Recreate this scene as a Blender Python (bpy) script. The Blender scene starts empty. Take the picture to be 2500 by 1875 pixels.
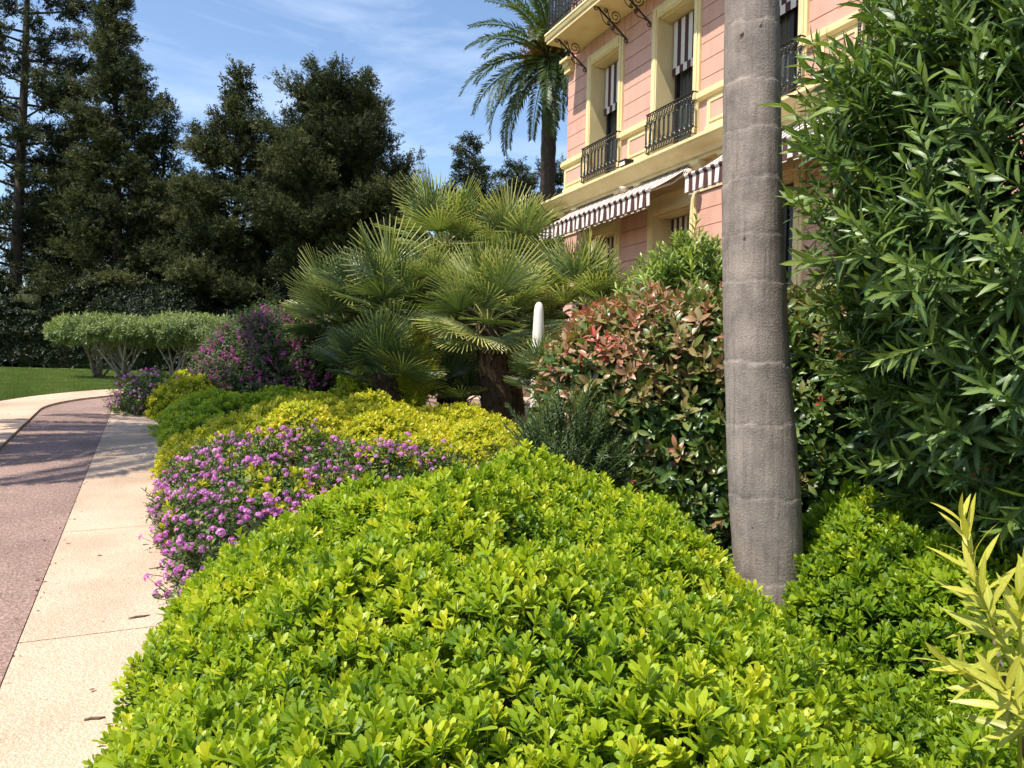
import bpy, math, random
import numpy as np
from mathutils import Matrix, Vector

rng = np.random.default_rng(7)
random.seed(7)
S = bpy.context.scene
COL = S.collection

# ------------------------------------------------------------------ camera
EYE = 1.6
F_PX, PITCH, ROLL, YAW = 2000.0, math.radians(.263), math.radians(1.385), math.radians(23.52)
_cp, _sp, _cr, _sr = math.cos(PITCH), math.sin(PITCH), math.cos(ROLL), math.sin(ROLL)
CAM = np.array([[_cr, -_sr, 0], [_sr, _cr, 0], [0, 0, 1]]) @ np.array([[1, 0, 0], [0, -_sp, -_cp], [0, _cp, -_sp]])
cam_data = bpy.data.cameras.new('camera')
cam_data.sensor_width = 36
cam_data.lens = 36 * F_PX / 2500
cam_data.clip_end = 2000
cam_data.clip_start = .05
cam = bpy.data.objects.new('camera', cam_data)
COL.objects.link(cam)
_m = Matrix.Identity(4)
for i in range(3):
    _m[i][0], _m[i][1], _m[i][2] = CAM[0][i], -CAM[1][i], -CAM[2][i]
_m[2][3] = EYE
cam.matrix_world = _m
S.camera = cam

# ------------------------------------------------------------------ sky, sun, exposure
SUN = Vector((-.48, -.35, 1.0)).normalized()
W = bpy.data.worlds.new('World')
S.world = W
W.use_nodes = True
wn = W.node_tree
wn.nodes.clear()
def N(nt, t, **kw):
    n = nt.nodes.new(t)
    for k, v in kw.items():
        setattr(n, k, v)
    return n
wo = N(wn, 'ShaderNodeOutputWorld')
bg = N(wn, 'ShaderNodeBackground')
bg.inputs[1].default_value = .14
sky = N(wn, 'ShaderNodeTexSky', sky_type='NISHITA', sun_disc=False)
sky.sun_elevation = math.asin(SUN.z)
sky.sun_rotation = math.atan2(SUN.x, SUN.y)
sky.altitude = 50
sky.air_density = 1.0
sky.dust_density = .45
sky.ozone_density = 2.2
tc = N(wn, 'ShaderNodeTexCoord')
mp = N(wn, 'ShaderNodeMapping')
mp.inputs['Scale'].default_value = (1.3, 1.6, 5.5)
mp.inputs['Rotation'].default_value = (.15, -.25, .3)
wn.links.new(tc.outputs['Generated'], mp.inputs[0])
nz = N(wn, 'ShaderNodeTexNoise')
nz.inputs['Scale'].default_value = 1.6
nz.inputs['Detail'].default_value = 9
nz.inputs['Roughness'].default_value = .58
nz.inputs['Distortion'].default_value = .7
wn.links.new(mp.outputs[0], nz.inputs['Vector'])
cr = N(wn, 'ShaderNodeValToRGB')
cr.color_ramp.elements[0].position = .50
cr.color_ramp.elements[0].color = (0, 0, 0, 1)
cr.color_ramp.elements[1].position = .78
cr.color_ramp.elements[1].color = (.42, .42, .42, 1)
wn.links.new(nz.outputs[0], cr.inputs[0])
mx = N(wn, 'ShaderNodeMixRGB')
mx.inputs[2].default_value = (6.6, 7.2, 8.3, 1)
wn.links.new(cr.outputs[0], mx.inputs[0])
wn.links.new(sky.outputs[0], mx.inputs[1])
wn.links.new(mx.outputs[0], bg.inputs[0])
wn.links.new(bg.outputs[0], wo.inputs[0])

sl = bpy.data.lights.new('sun', 'SUN')
sl.energy = 4.6
sl.angle = math.radians(.53)
sl.color = (1, .95, .86)
so = bpy.data.objects.new('sun', sl)
COL.objects.link(so)
so.rotation_euler = SUN.to_track_quat('Z', 'Y').to_euler()
S.view_settings.view_transform = 'Standard'
S.view_settings.look = 'None'
S.view_settings.gamma = 1
S.view_settings.exposure = .66
S.view_settings.use_curve_mapping = False
S.cycles.use_light_tree = False
W.cycles.sampling_method = 'MANUAL'
W.cycles.sample_map_resolution = 256
S.cycles.use_adaptive_sampling = True
S.cycles.adaptive_threshold = .03
S.cycles.use_denoising = True
S.cycles.max_bounces = 4
S.cycles.diffuse_bounces = 2
S.cycles.glossy_bounces = 2
S.cycles.transmission_bounces = 3
S.cycles.transparent_max_bounces = 4

# ------------------------------------------------------------------ geometry of the place
def ray(x, y):
    d = CAM.T @ np.array([(x - 1250) / F_PX, (y - 937.5) / F_PX, 1.])
    return d / d[1]
def at(x, y, Y):                       # a point of the place seen at (x, y) of the 2500 px photo, Y metres away
    return np.array([0, 0, EYE]) + ray(x, y) * Y
def proj(P):
    c = (np.asarray(P, float) - [0, 0, EYE]) @ CAM.T
    z = np.where(c[..., 2] > .05, c[..., 2], 1e9)
    return 1250 + F_PX * c[..., 0] / z, 937.5 + F_PX * c[..., 1] / z, c[..., 2]
def g(Y):                              # the ground climbs away from the viewer, then levels out
    Y = np.asarray(Y, float)
    return np.where(Y < 13.8, .09 * np.maximum(Y, -12), np.where(Y < 34, 1.242 + .028 * (Y - 13.8), 1.8076))
def bump(x, y, sc, seed, k=7):
    r = np.random.default_rng(seed)
    o = 0
    for i in range(k):
        an = r.uniform(0, 6.28)
        f = r.uniform(.6, 1.7) / sc * 6.28
        o = o + np.sin((x * math.cos(an) + y * math.sin(an)) * f + r.uniform(0, 6.28))
    return o / k ** .5

# ------------------------------------------------------------------ mesh helpers
class Acc:
    """collects triangles of one mesh object, with a material index and two float attributes"""
    def __init__(self):
        self.V, self.Fc, self.T, self.E, self.MI, self.n = [], [], [], [], [], 0
    def add(self, V, F, tint=.5, vein=1., mat=0):
        V = np.asarray(V, float).reshape(-1, 3)
        F = np.asarray(F, int).reshape(-1, 3)
        self.V.append(V)
        self.Fc.append(F + self.n)
        self.T.append(np.broadcast_to(np.asarray(tint, float), (len(V),)))
        self.E.append(np.broadcast_to(np.asarray(vein, float), (len(V),)))
        self.MI.append(np.full(len(F), mat))
        self.n += len(V)
        return self
    def box(self, x0, x1, y0, y1, z0, z1, mat=0, tint=.5):
        v = [(x, y, z) for z in (z0, z1) for y in (y0, y1) for x in (x0, x1)]
        q = [(0, 2, 3, 1), (4, 5, 7, 6), (0, 1, 5, 4), (2, 6, 7, 3), (0, 4, 6, 2), (1, 3, 7, 5)]
        for a in q:
            vv = [v[i] for i in a]
            self.add(vv, [(0, 1, 2), (0, 2, 3)], tint, 1., mat)
        return self
    def tube(self, pts, rad, n=5, mat=0, tint=.5, cap=True):
        V, Fc = tube(pts, rad, n, cap)
        return self.add(V, Fc, tint, 1., mat)
    def mesh(self, name, mats, smooth=False):
        V = np.concatenate(self.V) if self.V else np.zeros((0, 3))
        Fc = np.concatenate(self.Fc) if self.Fc else np.zeros((0, 3), int)
        me = bpy.data.meshes.new(name)
        me.vertices.add(len(V))
        me.vertices.foreach_set('co', V.astype(np.float32).ravel())
        me.loops.add(len(Fc) * 3)
        me.loops.foreach_set('vertex_index', Fc.astype(np.int32).ravel())
        me.polygons.add(len(Fc))
        me.polygons.foreach_set('loop_start', np.arange(0, len(Fc) * 3, 3, dtype=np.int32))
        me.polygons.foreach_set('material_index', np.concatenate(self.MI).astype(np.int32))
        me.polygons.foreach_set('use_smooth', np.full(len(Fc), smooth))
        for nm, arr in (('tint', self.T), ('vein', self.E)):
            at_ = me.attributes.new(nm, 'FLOAT', 'POINT')
            at_.data.foreach_set('value', np.concatenate(arr).astype(np.float32))
        for m in (mats if isinstance(mats, (list, tuple)) else [mats]):
            me.materials.append(m)
        me.update(calc_edges=True)
        return me
    def build(self, name, mats, parent=None, smooth=False, kind=None):
        return link(name, self.mesh(name, mats, smooth), parent, kind)

def link(name, data, parent=None, kind=None, loc=None):
    o = bpy.data.objects.new(name, data)
    COL.objects.link(o)
    if parent is not None:
        o.parent = parent
    if kind:
        o['kind'] = kind
    if loc is not None:
        o.location = loc
    return o
def tag(o, label, cat, group=None):
    o['label'] = label
    o['category'] = cat
    if group:
        o['group'] = group
    return o
def thing(name, label, cat, loc=(0, 0, 0), rz=0, group=None):
    o = link(name, None, loc=Vector([float(v) for v in loc]))
    o.empty_display_size = .2
    o.rotation_euler = (0, 0, rz)
    return tag(o, label, cat, group)
def structure(o):
    o['kind'] = 'structure'
    return o

def tube(pts, rad, n=5, cap=True):
    P = np.asarray(pts, float)
    k = len(P)
    R = np.broadcast_to(np.asarray(rad, float), (k,))
    T = np.gradient(P, axis=0)
    T /= np.linalg.norm(T, axis=1)[:, None] + 1e-9
    ref = np.array([0, 0, 1.]) if abs(T[0][2]) < .9 else np.array([1., 0, 0])
    U = np.cross(T, ref)
    U /= np.linalg.norm(U, axis=1)[:, None] + 1e-9
    Wv = np.cross(T, U)
    an = np.arange(n) / n * 2 * math.pi
    V = (P[:, None] + R[:, None, None] * (np.cos(an)[None, :, None] * U[:, None] + np.sin(an)[None, :, None] * Wv[:, None])).reshape(-1, 3)
    Fc = []
    for i in range(k - 1):
        for j in range(n):
            a, b, c, d = i * n + j, i * n + (j + 1) % n, (i + 1) * n + (j + 1) % n, (i + 1) * n + j
            Fc += [(a, b, c), (a, c, d)]
    if cap:
        for j in range(1, n - 1):
            Fc += [(0, j + 1, j), ((k - 1) * n, (k - 1) * n + j, (k - 1) * n + j + 1)]
    return V, np.array(Fc)

class Tpl:
    """a small template (leaf, sprig, flower) that can be stamped many times"""
    def __init__(self, V, F, T=None, E=None):
        self.V, self.F = np.asarray(V, float), np.asarray(F, int)
        self.T = np.zeros(len(self.V)) if T is None else np.asarray(T, float)
        self.E = np.ones(len(self.V)) if E is None else np.asarray(E, float)

def leaf(L=1., Wd=.3, n=3, fold=.25, curl=.15, peak=.5, prof=None):
    t = np.linspace(0, 1, n + 2)
    w = Wd * .5 * (np.sin(np.pi * t ** (math.log(.5) / math.log(peak))) ** .8)
    if prof:
        n = len(prof)
        t = np.array([0] + [p[0] for p in prof] + [1])
        w = Wd * .5 * np.array([0] + [p[1] for p in prof] + [0])
    z = -curl * L * t ** 2
    y = L * t
    V, E = [(0, 0, 0)], [0]
    for i in range(1, n + 1):
        V += [(-w[i], y[i], z[i] + fold * w[i]), (0, y[i], z[i]), (w[i], y[i], z[i] + fold * w[i])]
        E += [1, 0, 1]
    V.append((0, y[-1], z[-1]))
    E.append(.5)
    Fc = [(0, 2, 1), (0, 3, 2)]
    for i in range(n - 1):
        a = 1 + i * 3
        for j in (0, 1):
            Fc += [(a + j, a + j + 1, a + j + 4), (a + j, a + j + 4, a + j + 3)]
    a = 1 + (n - 1) * 3
    e = len(V) - 1
    Fc += [(a, a + 1, e), (a + 1, a + 2, e)]
    return Tpl(V, Fc, None, E)

def rot(axis, an):
    return np.array(Matrix.Rotation(an, 3, axis))
def join(parts):
    """parts: (Tpl, 3x3, pos, tint offset)"""
    V, Fc, T, E, n = [], [], [], [], 0
    for tp, M, p, ti in parts:
        V.append(tp.V @ np.asarray(M).T + p)
        Fc.append(tp.F + n)
        T.append(tp.T + ti)
        E.append(tp.E)
        n += len(tp.V)
    return Tpl(np.concatenate(V), np.concatenate(Fc), np.concatenate(T), np.concatenate(E))

def frames(A, spin=None):
    """rotation matrices whose Z column is A (N,3), with a random spin"""
    A = A / (np.linalg.norm(A, axis=1)[:, None] + 1e-9)
    r = np.where(np.abs(A[:, 2:3]) < .9, np.array([[0, 0, 1.]]), np.array([[1., 0, 0]]))
    X = np.cross(r, A)
    X /= np.linalg.norm(X, axis=1)[:, None] + 1e-9
    Y = np.cross(A, X)
    s = rng.uniform(0, 6.283, len(A)) if spin is None else spin
    c, s = np.cos(s)[:, None], np.sin(s)[:, None]
    return np.stack([X * c + Y * s, -X * s + Y * c, A], axis=2)

_TM = {}
def tpl_mesh(name, tp, mt, smooth):
    k = (id(tp), mt.name, smooth)
    if k not in _TM:
        _TM[k] = (Acc().add(tp.V, tp.F, tp.T, tp.E).mesh(name, mt, smooth), tp)
    return _TM[k][0]
_NG = {}
def inst_group(tpls, mt, smooth):
    """geometry nodes that set one of the template meshes on every point"""
    k = (tuple(id(q) for q in tpls), mt.name, smooth)
    if k in _NG:
        return _NG[k]
    ng = bpy.data.node_groups.new('foliage_instances', 'GeometryNodeTree')
    ng.interface.new_socket('Geometry', in_out='INPUT', socket_type='NodeSocketGeometry')
    ng.interface.new_socket('Geometry', in_out='OUTPUT', socket_type='NodeSocketGeometry')
    gi, go = ng.nodes.new('NodeGroupInput'), ng.nodes.new('NodeGroupOutput')
    jn = ng.nodes.new('GeometryNodeJoinGeometry')
    for q in tpls:
        ob = bpy.data.objects.new('sprig_template', tpl_mesh('sprig', q, mt, smooth))
        oi = ng.nodes.new('GeometryNodeObjectInfo')
        oi.inputs['Object'].default_value = ob
        oi.inputs['As Instance'].default_value = True
        ng.links.new(oi.outputs['Geometry'], jn.inputs[0])
    def na(nm, ty):
        a = ng.nodes.new('GeometryNodeInputNamedAttribute')
        a.data_type = ty
        a.inputs['Name'].default_value = nm
        return a.outputs[0]
    ip = ng.nodes.new('GeometryNodeInstanceOnPoints')
    ip.inputs['Pick Instance'].default_value = True
    er = ng.nodes.new('FunctionNodeEulerToRotation')
    ng.links.new(na('rot', 'FLOAT_VECTOR'), er.inputs[0])
    ng.links.new(gi.outputs[0], ip.inputs['Points'])
    ng.links.new(jn.outputs[0], ip.inputs['Instance'])
    ng.links.new(na('pick', 'INT'), ip.inputs['Instance Index'])
    ng.links.new(er.outputs[0], ip.inputs['Rotation'])
    ng.links.new(na('scl', 'FLOAT'), ip.inputs['Scale'])
    ng.links.new(ip.outputs[0], go.inputs[0])
    _NG[k] = ng
    return ng
def sprinkle(name, tpls, Mx, P, sc, tint, mt, parent, smooth=True, baked=False):
    """one 'stuff' part: the templates set on every point with frames Mx, scales and tints"""
    n = len(P)
    if baked:                              # one plain mesh instead of instances
        acc = Acc()
        k = rng.integers(0, len(tpls), n)
        sc, tint = np.broadcast_to(sc, (n,)), np.broadcast_to(tint, (n,))
        for i, tp in enumerate(tpls):
            q = np.where(k == i)[0]
            if len(q):
                V = np.einsum('nij,vj->nvi', Mx[q] * sc[q][:, None, None], tp.V) + P[q][:, None]
                Fc = tp.F[None] + (np.arange(len(q)) * len(tp.V))[:, None, None]
                acc.add(V.reshape(-1, 3), Fc.reshape(-1, 3), (tp.T[None] + tint[q][:, None]).ravel(), np.broadcast_to(tp.E[None], (len(q), len(tp.V))).ravel())
        return acc.build(name, mt, parent, smooth, 'stuff')
    me = bpy.data.meshes.new(name)
    me.vertices.add(n)
    me.vertices.foreach_set('co', np.asarray(P, np.float32).ravel())
    e = np.stack([np.arctan2(Mx[:, 2, 1], Mx[:, 2, 2]), -np.arcsin(np.clip(Mx[:, 2, 0], -1, 1)), np.arctan2(Mx[:, 1, 0], Mx[:, 0, 0])], 1)
    a = me.attributes.new('rot', 'FLOAT_VECTOR', 'POINT')
    a.data.foreach_set('vector', e.astype(np.float32).ravel())
    for nm, arr in (('scl', sc), ('itint', tint)):
        a = me.attributes.new(nm, 'FLOAT', 'POINT')
        a.data.foreach_set('value', np.broadcast_to(arr, (n,)).astype(np.float32))
    a = me.attributes.new('pick', 'INT', 'POINT')
    a.data.foreach_set('value', rng.integers(0, len(tpls), n).astype(np.int32))
    me.materials.append(mt)
    o = link(name, me, parent, 'stuff')
    md = o.modifiers.new('foliage', 'NODES')
    md.node_group = inst_group(tpls, mt, smooth)
    return o

def part_sprigs(name, tpls, Mx, P, sc, tint, mt, parent, levels=4, smooth=True):
    """each sprig becomes a part of its own, sharing mesh data"""
    tint = np.broadcast_to(tint, (len(P),))
    sc = np.broadcast_to(sc, (len(P),))
    inv = np.array(parent.matrix_basis.inverted())
    for i in range(len(P)):
        o = link(name, tpl_mesh(name, tpls[int(rng.integers(0, len(tpls)))], mt, smooth), parent)
        o['itint'] = float(tint[i])
        m = np.eye(4)
        m[:3, :3] = Mx[i] * sc[i]
        m[:3, 3] = P[i]
        o.matrix_basis = Matrix((inv @ m).tolist())

def shows_largest(P, n, size=1., keep=None):
    """indices of the n stamps that show largest in the photo"""
    x, y, z = proj(P)
    ok = (x > -20) & (x < 2520) & (y > -20) & (y < 1890) & (z > .3)
    if keep is not None:
        ok &= keep
    w = np.where(ok, np.broadcast_to(size, (len(P),)) / np.maximum(z, .3), 0)
    q = np.argsort(-w)[:n]
    return q[w[q] > 0]

def dome(center, bound, height, n=3.2, bumps=.05, bsc=.6, seed=1, zbase=None, nt=96, nr=40, under=.0):
    """loaf or dome on a star-shaped plan outline; returns vertices and triangles"""
    c = np.asarray(center, float)
    B = np.asarray(bound, float) - c
    th = np.arctan2(B[:, 1], B[:, 0])
    o = np.argsort(th)
    th, R = th[o], np.linalg.norm(B, axis=1)[o]
    th = np.concatenate([th - 2 * np.pi, th, th + 2 * np.pi])
    R = np.concatenate([R, R, R])
    T = np.linspace(-np.pi, np.pi, nt, endpoint=False)
    Rt = np.interp(T, th, R)
    ker = np.array([1, 2, 3, 2, 1.]) / 9
    Rt = np.convolve(np.concatenate([Rt[-2:], Rt, Rt[:2]]), ker, 'valid')
    ph = np.linspace(0, np.pi / 2 + under, nr)
    rho = np.abs(np.sin(ph)) ** (2 / n)
    zz = np.sign(np.cos(ph)) * np.abs(np.cos(ph)) ** (2 / n)
    X = c[0] + rho[:, None] * Rt[None] * np.cos(T)[None]
    Y = c[1] + rho[:, None] * Rt[None] * np.sin(T)[None]
    b = bump(X, Y, bsc, seed) * bumps
    h = height(X, Y) if callable(height) else height
    zb = g(Y) if zbase is None else zbase
    Z = zb + (h + b) * zz[:, None]
    sd = 1 + (bump(T[None] * 1.7 + Z * .0, Z * 2.2, bsc, seed + 5) * bumps * .6) * (rho[:, None] > .7)
    X = c[0] + (X - c[0]) * sd
    Y = c[1] + (Y - c[1]) * sd
    V = np.stack([X, Y, Z], 2).reshape(-1, 3)
    Fc = []
    for i in range(nr - 1):
        for j in range(nt):
            a, b_, c_, d = i * nt + j, i * nt + (j + 1) % nt, (i + 1) * nt + (j + 1) % nt, (i + 1) * nt + j
            Fc += [(a, d, c_), (a, c_, b_)]
    return V, np.array(Fc)

def billow(V, Fc, amp, cell, seed):
    """push the surface out into rounded clumps, as shrubs grow"""
    r = np.random.default_rng(seed)
    lo = np.linalg.norm(np.ptp(V, axis=0))
    A = np.linalg.norm(np.cross(V[Fc[:, 1]] - V[Fc[:, 0]], V[Fc[:, 2]] - V[Fc[:, 0]]), axis=1)
    n = max(6, int(A.sum() / 2 / cell ** 2 * 1.15))
    Q = V[Fc[r.choice(len(Fc), n, p=A / A.sum()), 0]]
    rad = cell * r.uniform(.55, 1.25, n)
    D = np.linalg.norm(V[:, None] - Q[None], axis=2) / rad[None]
    h = np.clip(1 - D.min(1) ** 2, -.35, 1)
    vn = V - vnormals_in(V, Fc, 1.)
    return V + vn * (amp * (h - .3))[:, None]

def scatter(V, Fc, density):
    A, B, C = V[Fc[:, 0]], V[Fc[:, 1]], V[Fc[:, 2]]
    nn = np.cross(B - A, C - A)
    ar = np.linalg.norm(nn, axis=1) / 2
    n = int(ar.sum() * density)
    k = rng.choice(len(Fc), n, p=ar / ar.sum())
    u, v = rng.random(n), rng.random(n)
    f = u + v > 1
    u[f], v[f] = 1 - u[f], 1 - v[f]
    P = A[k] + u[:, None] * (B - A)[k] + v[:, None] * (C - A)[k]
    NN = nn[k] / (np.linalg.norm(nn[k], axis=1)[:, None] + 1e-12)
    return P, NN
def vnormals_in(V, Fc, d):
    nn = np.cross(V[Fc[:, 1]] - V[Fc[:, 0]], V[Fc[:, 2]] - V[Fc[:, 0]])
    vn = np.zeros_like(V)
    for i in range(3):
        np.add.at(vn, Fc[:, i], nn)
    vn /= np.linalg.norm(vn, axis=1)[:, None] + 1e-9
    return V - vn * d
def facing(P, NN):
    v = np.array([0, 0, EYE]) - P
    v /= np.linalg.norm(v, axis=1)[:, None]
    return (v * NN).sum(1)
def jit(n, s):
    return rng.normal(0, s, (n, 3))

# ------------------------------------------------------------------ materials
def mat(name):
    m = bpy.data.materials.new(name)
    m.use_nodes = True
    nt = m.node_tree
    b = nt.nodes['Principled BSDF']
    return m, nt, b
def ramp(nt, stops, src):
    r = N(nt, 'ShaderNodeValToRGB')
    e = r.color_ramp.elements
    e[0].position, e[0].color = stops[0][0], (*stops[0][1], 1)
    e[1].position, e[1].color = stops[-1][0], (*stops[-1][1], 1)
    for p, c in stops[1:-1]:
        x = e.new(p)
        x.color = (*c, 1)
    nt.links.new(src, r.inputs[0])
    return r
def leaf_mat(name, stops, trans=.3, tcol=1.5, rough=.42, spec=.45, vein=.25, veincol=None, tshift=(1.1, 1.15, .5)):
    m, nt, b = mat(name)
    at_ = N(nt, 'ShaderNodeAttribute', attribute_name='tint')
    ai = N(nt, 'ShaderNodeAttribute', attribute_name='itint', attribute_type='INSTANCER')
    am = N(nt, 'ShaderNodeMath', operation='ADD')
    nt.links.new(at_.outputs['Fac'], am.inputs[0])
    nt.links.new(ai.outputs['Fac'], am.inputs[1])
    r = ramp(nt, stops, am.outputs[0])
    col = r.outputs[0]
    if vein:
        av = N(nt, 'ShaderNodeAttribute', attribute_name='vein')
        mr = N(nt, 'ShaderNodeMapRange')
        mr.inputs[1].default_value, mr.inputs[2].default_value = 0, .22
        mr.inputs[3].default_value, mr.inputs[4].default_value = vein, 0
        nt.links.new(av.outputs['Fac'], mr.inputs[0])
        mv = N(nt, 'ShaderNodeMixRGB')
        mv.inputs[2].default_value = (*(veincol or [min(1, c * 2.2 + .05) for c in stops[-1][1]]), 1)
        nt.links.new(mr.outputs[0], mv.inputs[0])
        nt.links.new(col, mv.inputs[1])
        col = mv.outputs[0]
    nt.links.new(col, b.inputs['Base Color'])
    b.inputs['Roughness'].default_value = rough
    b.inputs['Specular IOR Level'].default_value = spec
    tr = N(nt, 'ShaderNodeBsdfTranslucent')
    mt = N(nt, 'ShaderNodeMixRGB', blend_type='MULTIPLY')
    mt.inputs[0].default_value = 1
    mt.inputs[2].default_value = (*[tcol * c for c in tshift], 1)
    nt.links.new(col, mt.inputs[1])
    nt.links.new(mt.outputs[0], tr.inputs[0])
    ms = N(nt, 'ShaderNodeMixShader')
    ms.inputs[0].default_value = trans
    nt.links.new(b.outputs[0], ms.inputs[1])
    nt.links.new(tr.outputs[0], ms.inputs[2])
    nt.links.new(ms.outputs[0], nt.nodes['Material Output'].inputs[0])
    return m
def noise_mat(name, stops, scale=8, detail=6, rough=.85, bumpv=.3, bscale=None, bdist=.02, stretch=(1, 1, 1), spec=.2, coord='Object', vor=None):
    m, nt, b = mat(name)
    tcn = N(nt, 'ShaderNodeTexCoord')
    mpn = N(nt, 'ShaderNodeMapping')
    mpn.inputs['Scale'].default_value = stretch
    nt.links.new(tcn.outputs[coord], mpn.inputs[0])
    nn = N(nt, 'ShaderNodeTexNoise')
    nn.inputs['Scale'].default_value = scale
    nn.inputs['Detail'].default_value = detail
    nn.inputs['Roughness'].default_value = .65
    nt.links.new(mpn.outputs[0], nn.inputs['Vector'])
    r = ramp(nt, stops, nn.outputs[0])
    nt.links.new(r.outputs[0], b.inputs['Base Color'])
    b.inputs['Roughness'].default_value = rough
    b.inputs['Specular IOR Level'].default_value = spec
    if bumpv:
        n2 = N(nt, 'ShaderNodeTexNoise')
        n2.inputs['Scale'].default_value = bscale or scale * 4
        n2.inputs['Detail'].default_value = 4
        nt.links.new(mpn.outputs[0], n2.inputs['Vector'])
        bp = N(nt, 'ShaderNodeBump')
        bp.inputs['Strength'].default_value = bumpv
        bp.inputs['Distance'].default_value = bdist
        nt.links.new(n2.outputs[0], bp.inputs['Height'])
        nt.links.new(bp.outputs[0], b.inputs['Normal'])
    return m
def grain_mat(name, base, dark, light, vs, rough=.9, bumpd=.006, big=None):
    """exposed-aggregate surface: cell grains over broad blotches"""
    m, nt, b = mat(name)
    tcn = N(nt, 'ShaderNodeTexCoord')
    v = N(nt, 'ShaderNodeTexVoronoi')
    v.inputs['Scale'].default_value = vs
    nt.links.new(tcn.outputs['Object'], v.inputs['Vector'])
    n1 = N(nt, 'ShaderNodeTexNoise')
    n1.inputs['Scale'].default_value = vs * .75
    n1.inputs['Detail'].default_value = 3
    nt.links.new(tcn.outputs['Object'], n1.inputs['Vector'])
    r = ramp(nt, [(.25, dark), (.5, base), (.8, light)], n1.outputs[0])
    n2 = N(nt, 'ShaderNodeTexNoise')
    n2.inputs['Scale'].default_value = 1.1
    n2.inputs['Detail'].default_value = 7
    nt.links.new(tcn.outputs['Object'], n2.inputs['Vector'])
    r2 = ramp(nt, [(.3, (.70, .69, .67)), (.55, (1.0, 1.0, 1.0)), (.75, (1.1, 1.1, 1.1))], n2.outputs[0])
    mm = N(nt, 'ShaderNodeMixRGB', blend_type='MULTIPLY')
    mm.inputs[0].default_value = 1
    nt.links.new(r.outputs[0], mm.inputs[1])
    nt.links.new(r2.outputs[0], mm.inputs[2])
    # sparse dark specks
    v2 = N(nt, 'ShaderNodeTexNoise')
    v2.inputs['Scale'].default_value = 26
    v2.inputs['Detail'].default_value = 5
    nt.links.new(tcn.outputs['Object'], v2.inputs['Vector'])
    r3 = ramp(nt, [(.67, (1, 1, 1)), (.73, (.55, .5, .45))], v2.outputs[0])
    m3 = N(nt, 'ShaderNodeMixRGB', blend_type='MULTIPLY')
    m3.inputs[0].default_value = .8
    nt.links.new(mm.outputs[0], m3.inputs[1])
    nt.links.new(r3.outputs[0], m3.inputs[2])
    nt.links.new(m3.outputs[0], b.inputs['Base Color'])
    b.inputs['Roughness'].default_value = rough
    b.inputs['Specular IOR Level'].default_value = .2
    bp = N(nt, 'ShaderNodeBump')
    bp.inputs['Strength'].default_value = .7
    bp.inputs['Distance'].default_value = bumpd
    nt.links.new(v.outputs['Distance'], bp.inputs['Height'])
    nt.links.new(bp.outputs[0], b.inputs['Normal'])
    return m
def plain(name, c, rough=.6, spec=.4, metal=0):
    m, nt, b = mat(name)
    tcn = N(nt, 'ShaderNodeTexCoord')
    nn = N(nt, 'ShaderNodeTexNoise')
    nn.inputs['Scale'].default_value = 6
    nn.inputs['Detail'].default_value = 6
    nt.links.new(tcn.outputs['Object'], nn.inputs['Vector'])
    r = ramp(nt, [(.25, tuple(v * .88 for v in c)), (.75, tuple(min(1, v * 1.08) for v in c))], nn.outputs[0])
    nt.links.new(r.outputs[0], b.inputs['Base Color'])
    b.inputs['Roughness'].default_value = rough
    b.inputs['Specular IOR Level'].default_value = spec
    b.inputs['Metallic'].default_value = metal
    return m

M = {}
M['soil'] = noise_mat('soil', [(.3, (.06, .036, .02)), (.55, (.13, .08, .045)), (.75, (.21, .14, .085))], 7, 8, .95, .8, 30, .03)
M['lawn'] = noise_mat('lawn', [(.25, (.08, .115, .024)), (.5, (.125, .17, .034)), (.75, (.19, .22, .055))], 3.5, 9, .9, .9, 120, .03)
M['beige'] = grain_mat('beige_aggregate', (.55, .39, .275), (.45, .315, .215), (.65, .485, .36), 90)
M['red'] = grain_mat('red_asphalt', (.285, .185, .15), (.185, .118, .095), (.45, .33, .275), 75, bumpd=.008)
M['joint'] = plain('joint', (.16, .11, .07), .95)
M['kerb'] = noise_mat('kerb_stone', [(.3, (.42, .33, .23)), (.7, (.60, .48, .35))], 9, 6, .9, .4)
M['grass'] = leaf_mat('grass_blade', [(0, (.065, .11, .02)), (.6, (.14, .195, .04)), (1, (.25, .27, .08))], .35, 1.3, .5, .3, 0)
M['pit'] = leaf_mat('pittosporum_leaf', [(0, (.055, .13, .010)), (.3, (.15, .25, .012)), (.65, (.34, .43, .018)), (1, (.56, .55, .035))], .36, 1.3, .45, .42, .3, (.42, .48, .09))
M['pity'] = leaf_mat('golden_pittosporum_leaf', [(0, (.07, .13, .012)), (.3, (.24, .30, .015)), (.65, (.50, .49, .022)), (1, (.66, .54, .05))], .34, 1.25, .45, .42, .2, (.55, .52, .1))
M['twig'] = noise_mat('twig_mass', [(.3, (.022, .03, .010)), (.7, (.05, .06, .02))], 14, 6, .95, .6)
M['stem'] = noise_mat('shrub_stem', [(.3, (.10, .075, .05)), (.7, (.24, .19, .13))], 30, 5, .9, .4)
M['lant'] = leaf_mat('lantana_leaf', [(0, (.03, .06, .015)), (.5, (.085, .14, .03)), (1, (.22, .26, .05))], .25, 1.3, .55, .3, 0)
M['lflower'] = leaf_mat('lantana_flower', [(0, (.50, .13, .40)), (.5, (.69, .24, .55)), (1, (.84, .48, .72))], .35, 1.1, .6, .2, 0, None, (1, .7, 1.1))
M['wflower'] = leaf_mat('white_flower', [(0, (.7, .68, .6)), (1, (.8, .8, .75))], .3, 1, .6, .2, 0, None, (1, 1, 1))
M['pgleaf'] = leaf_mat('polygala_leaf', [(0, (.03, .05, .015)), (.5, (.07, .11, .03)), (1, (.17, .20, .06))], .25, 1.3, .5, .3, 0)
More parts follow.
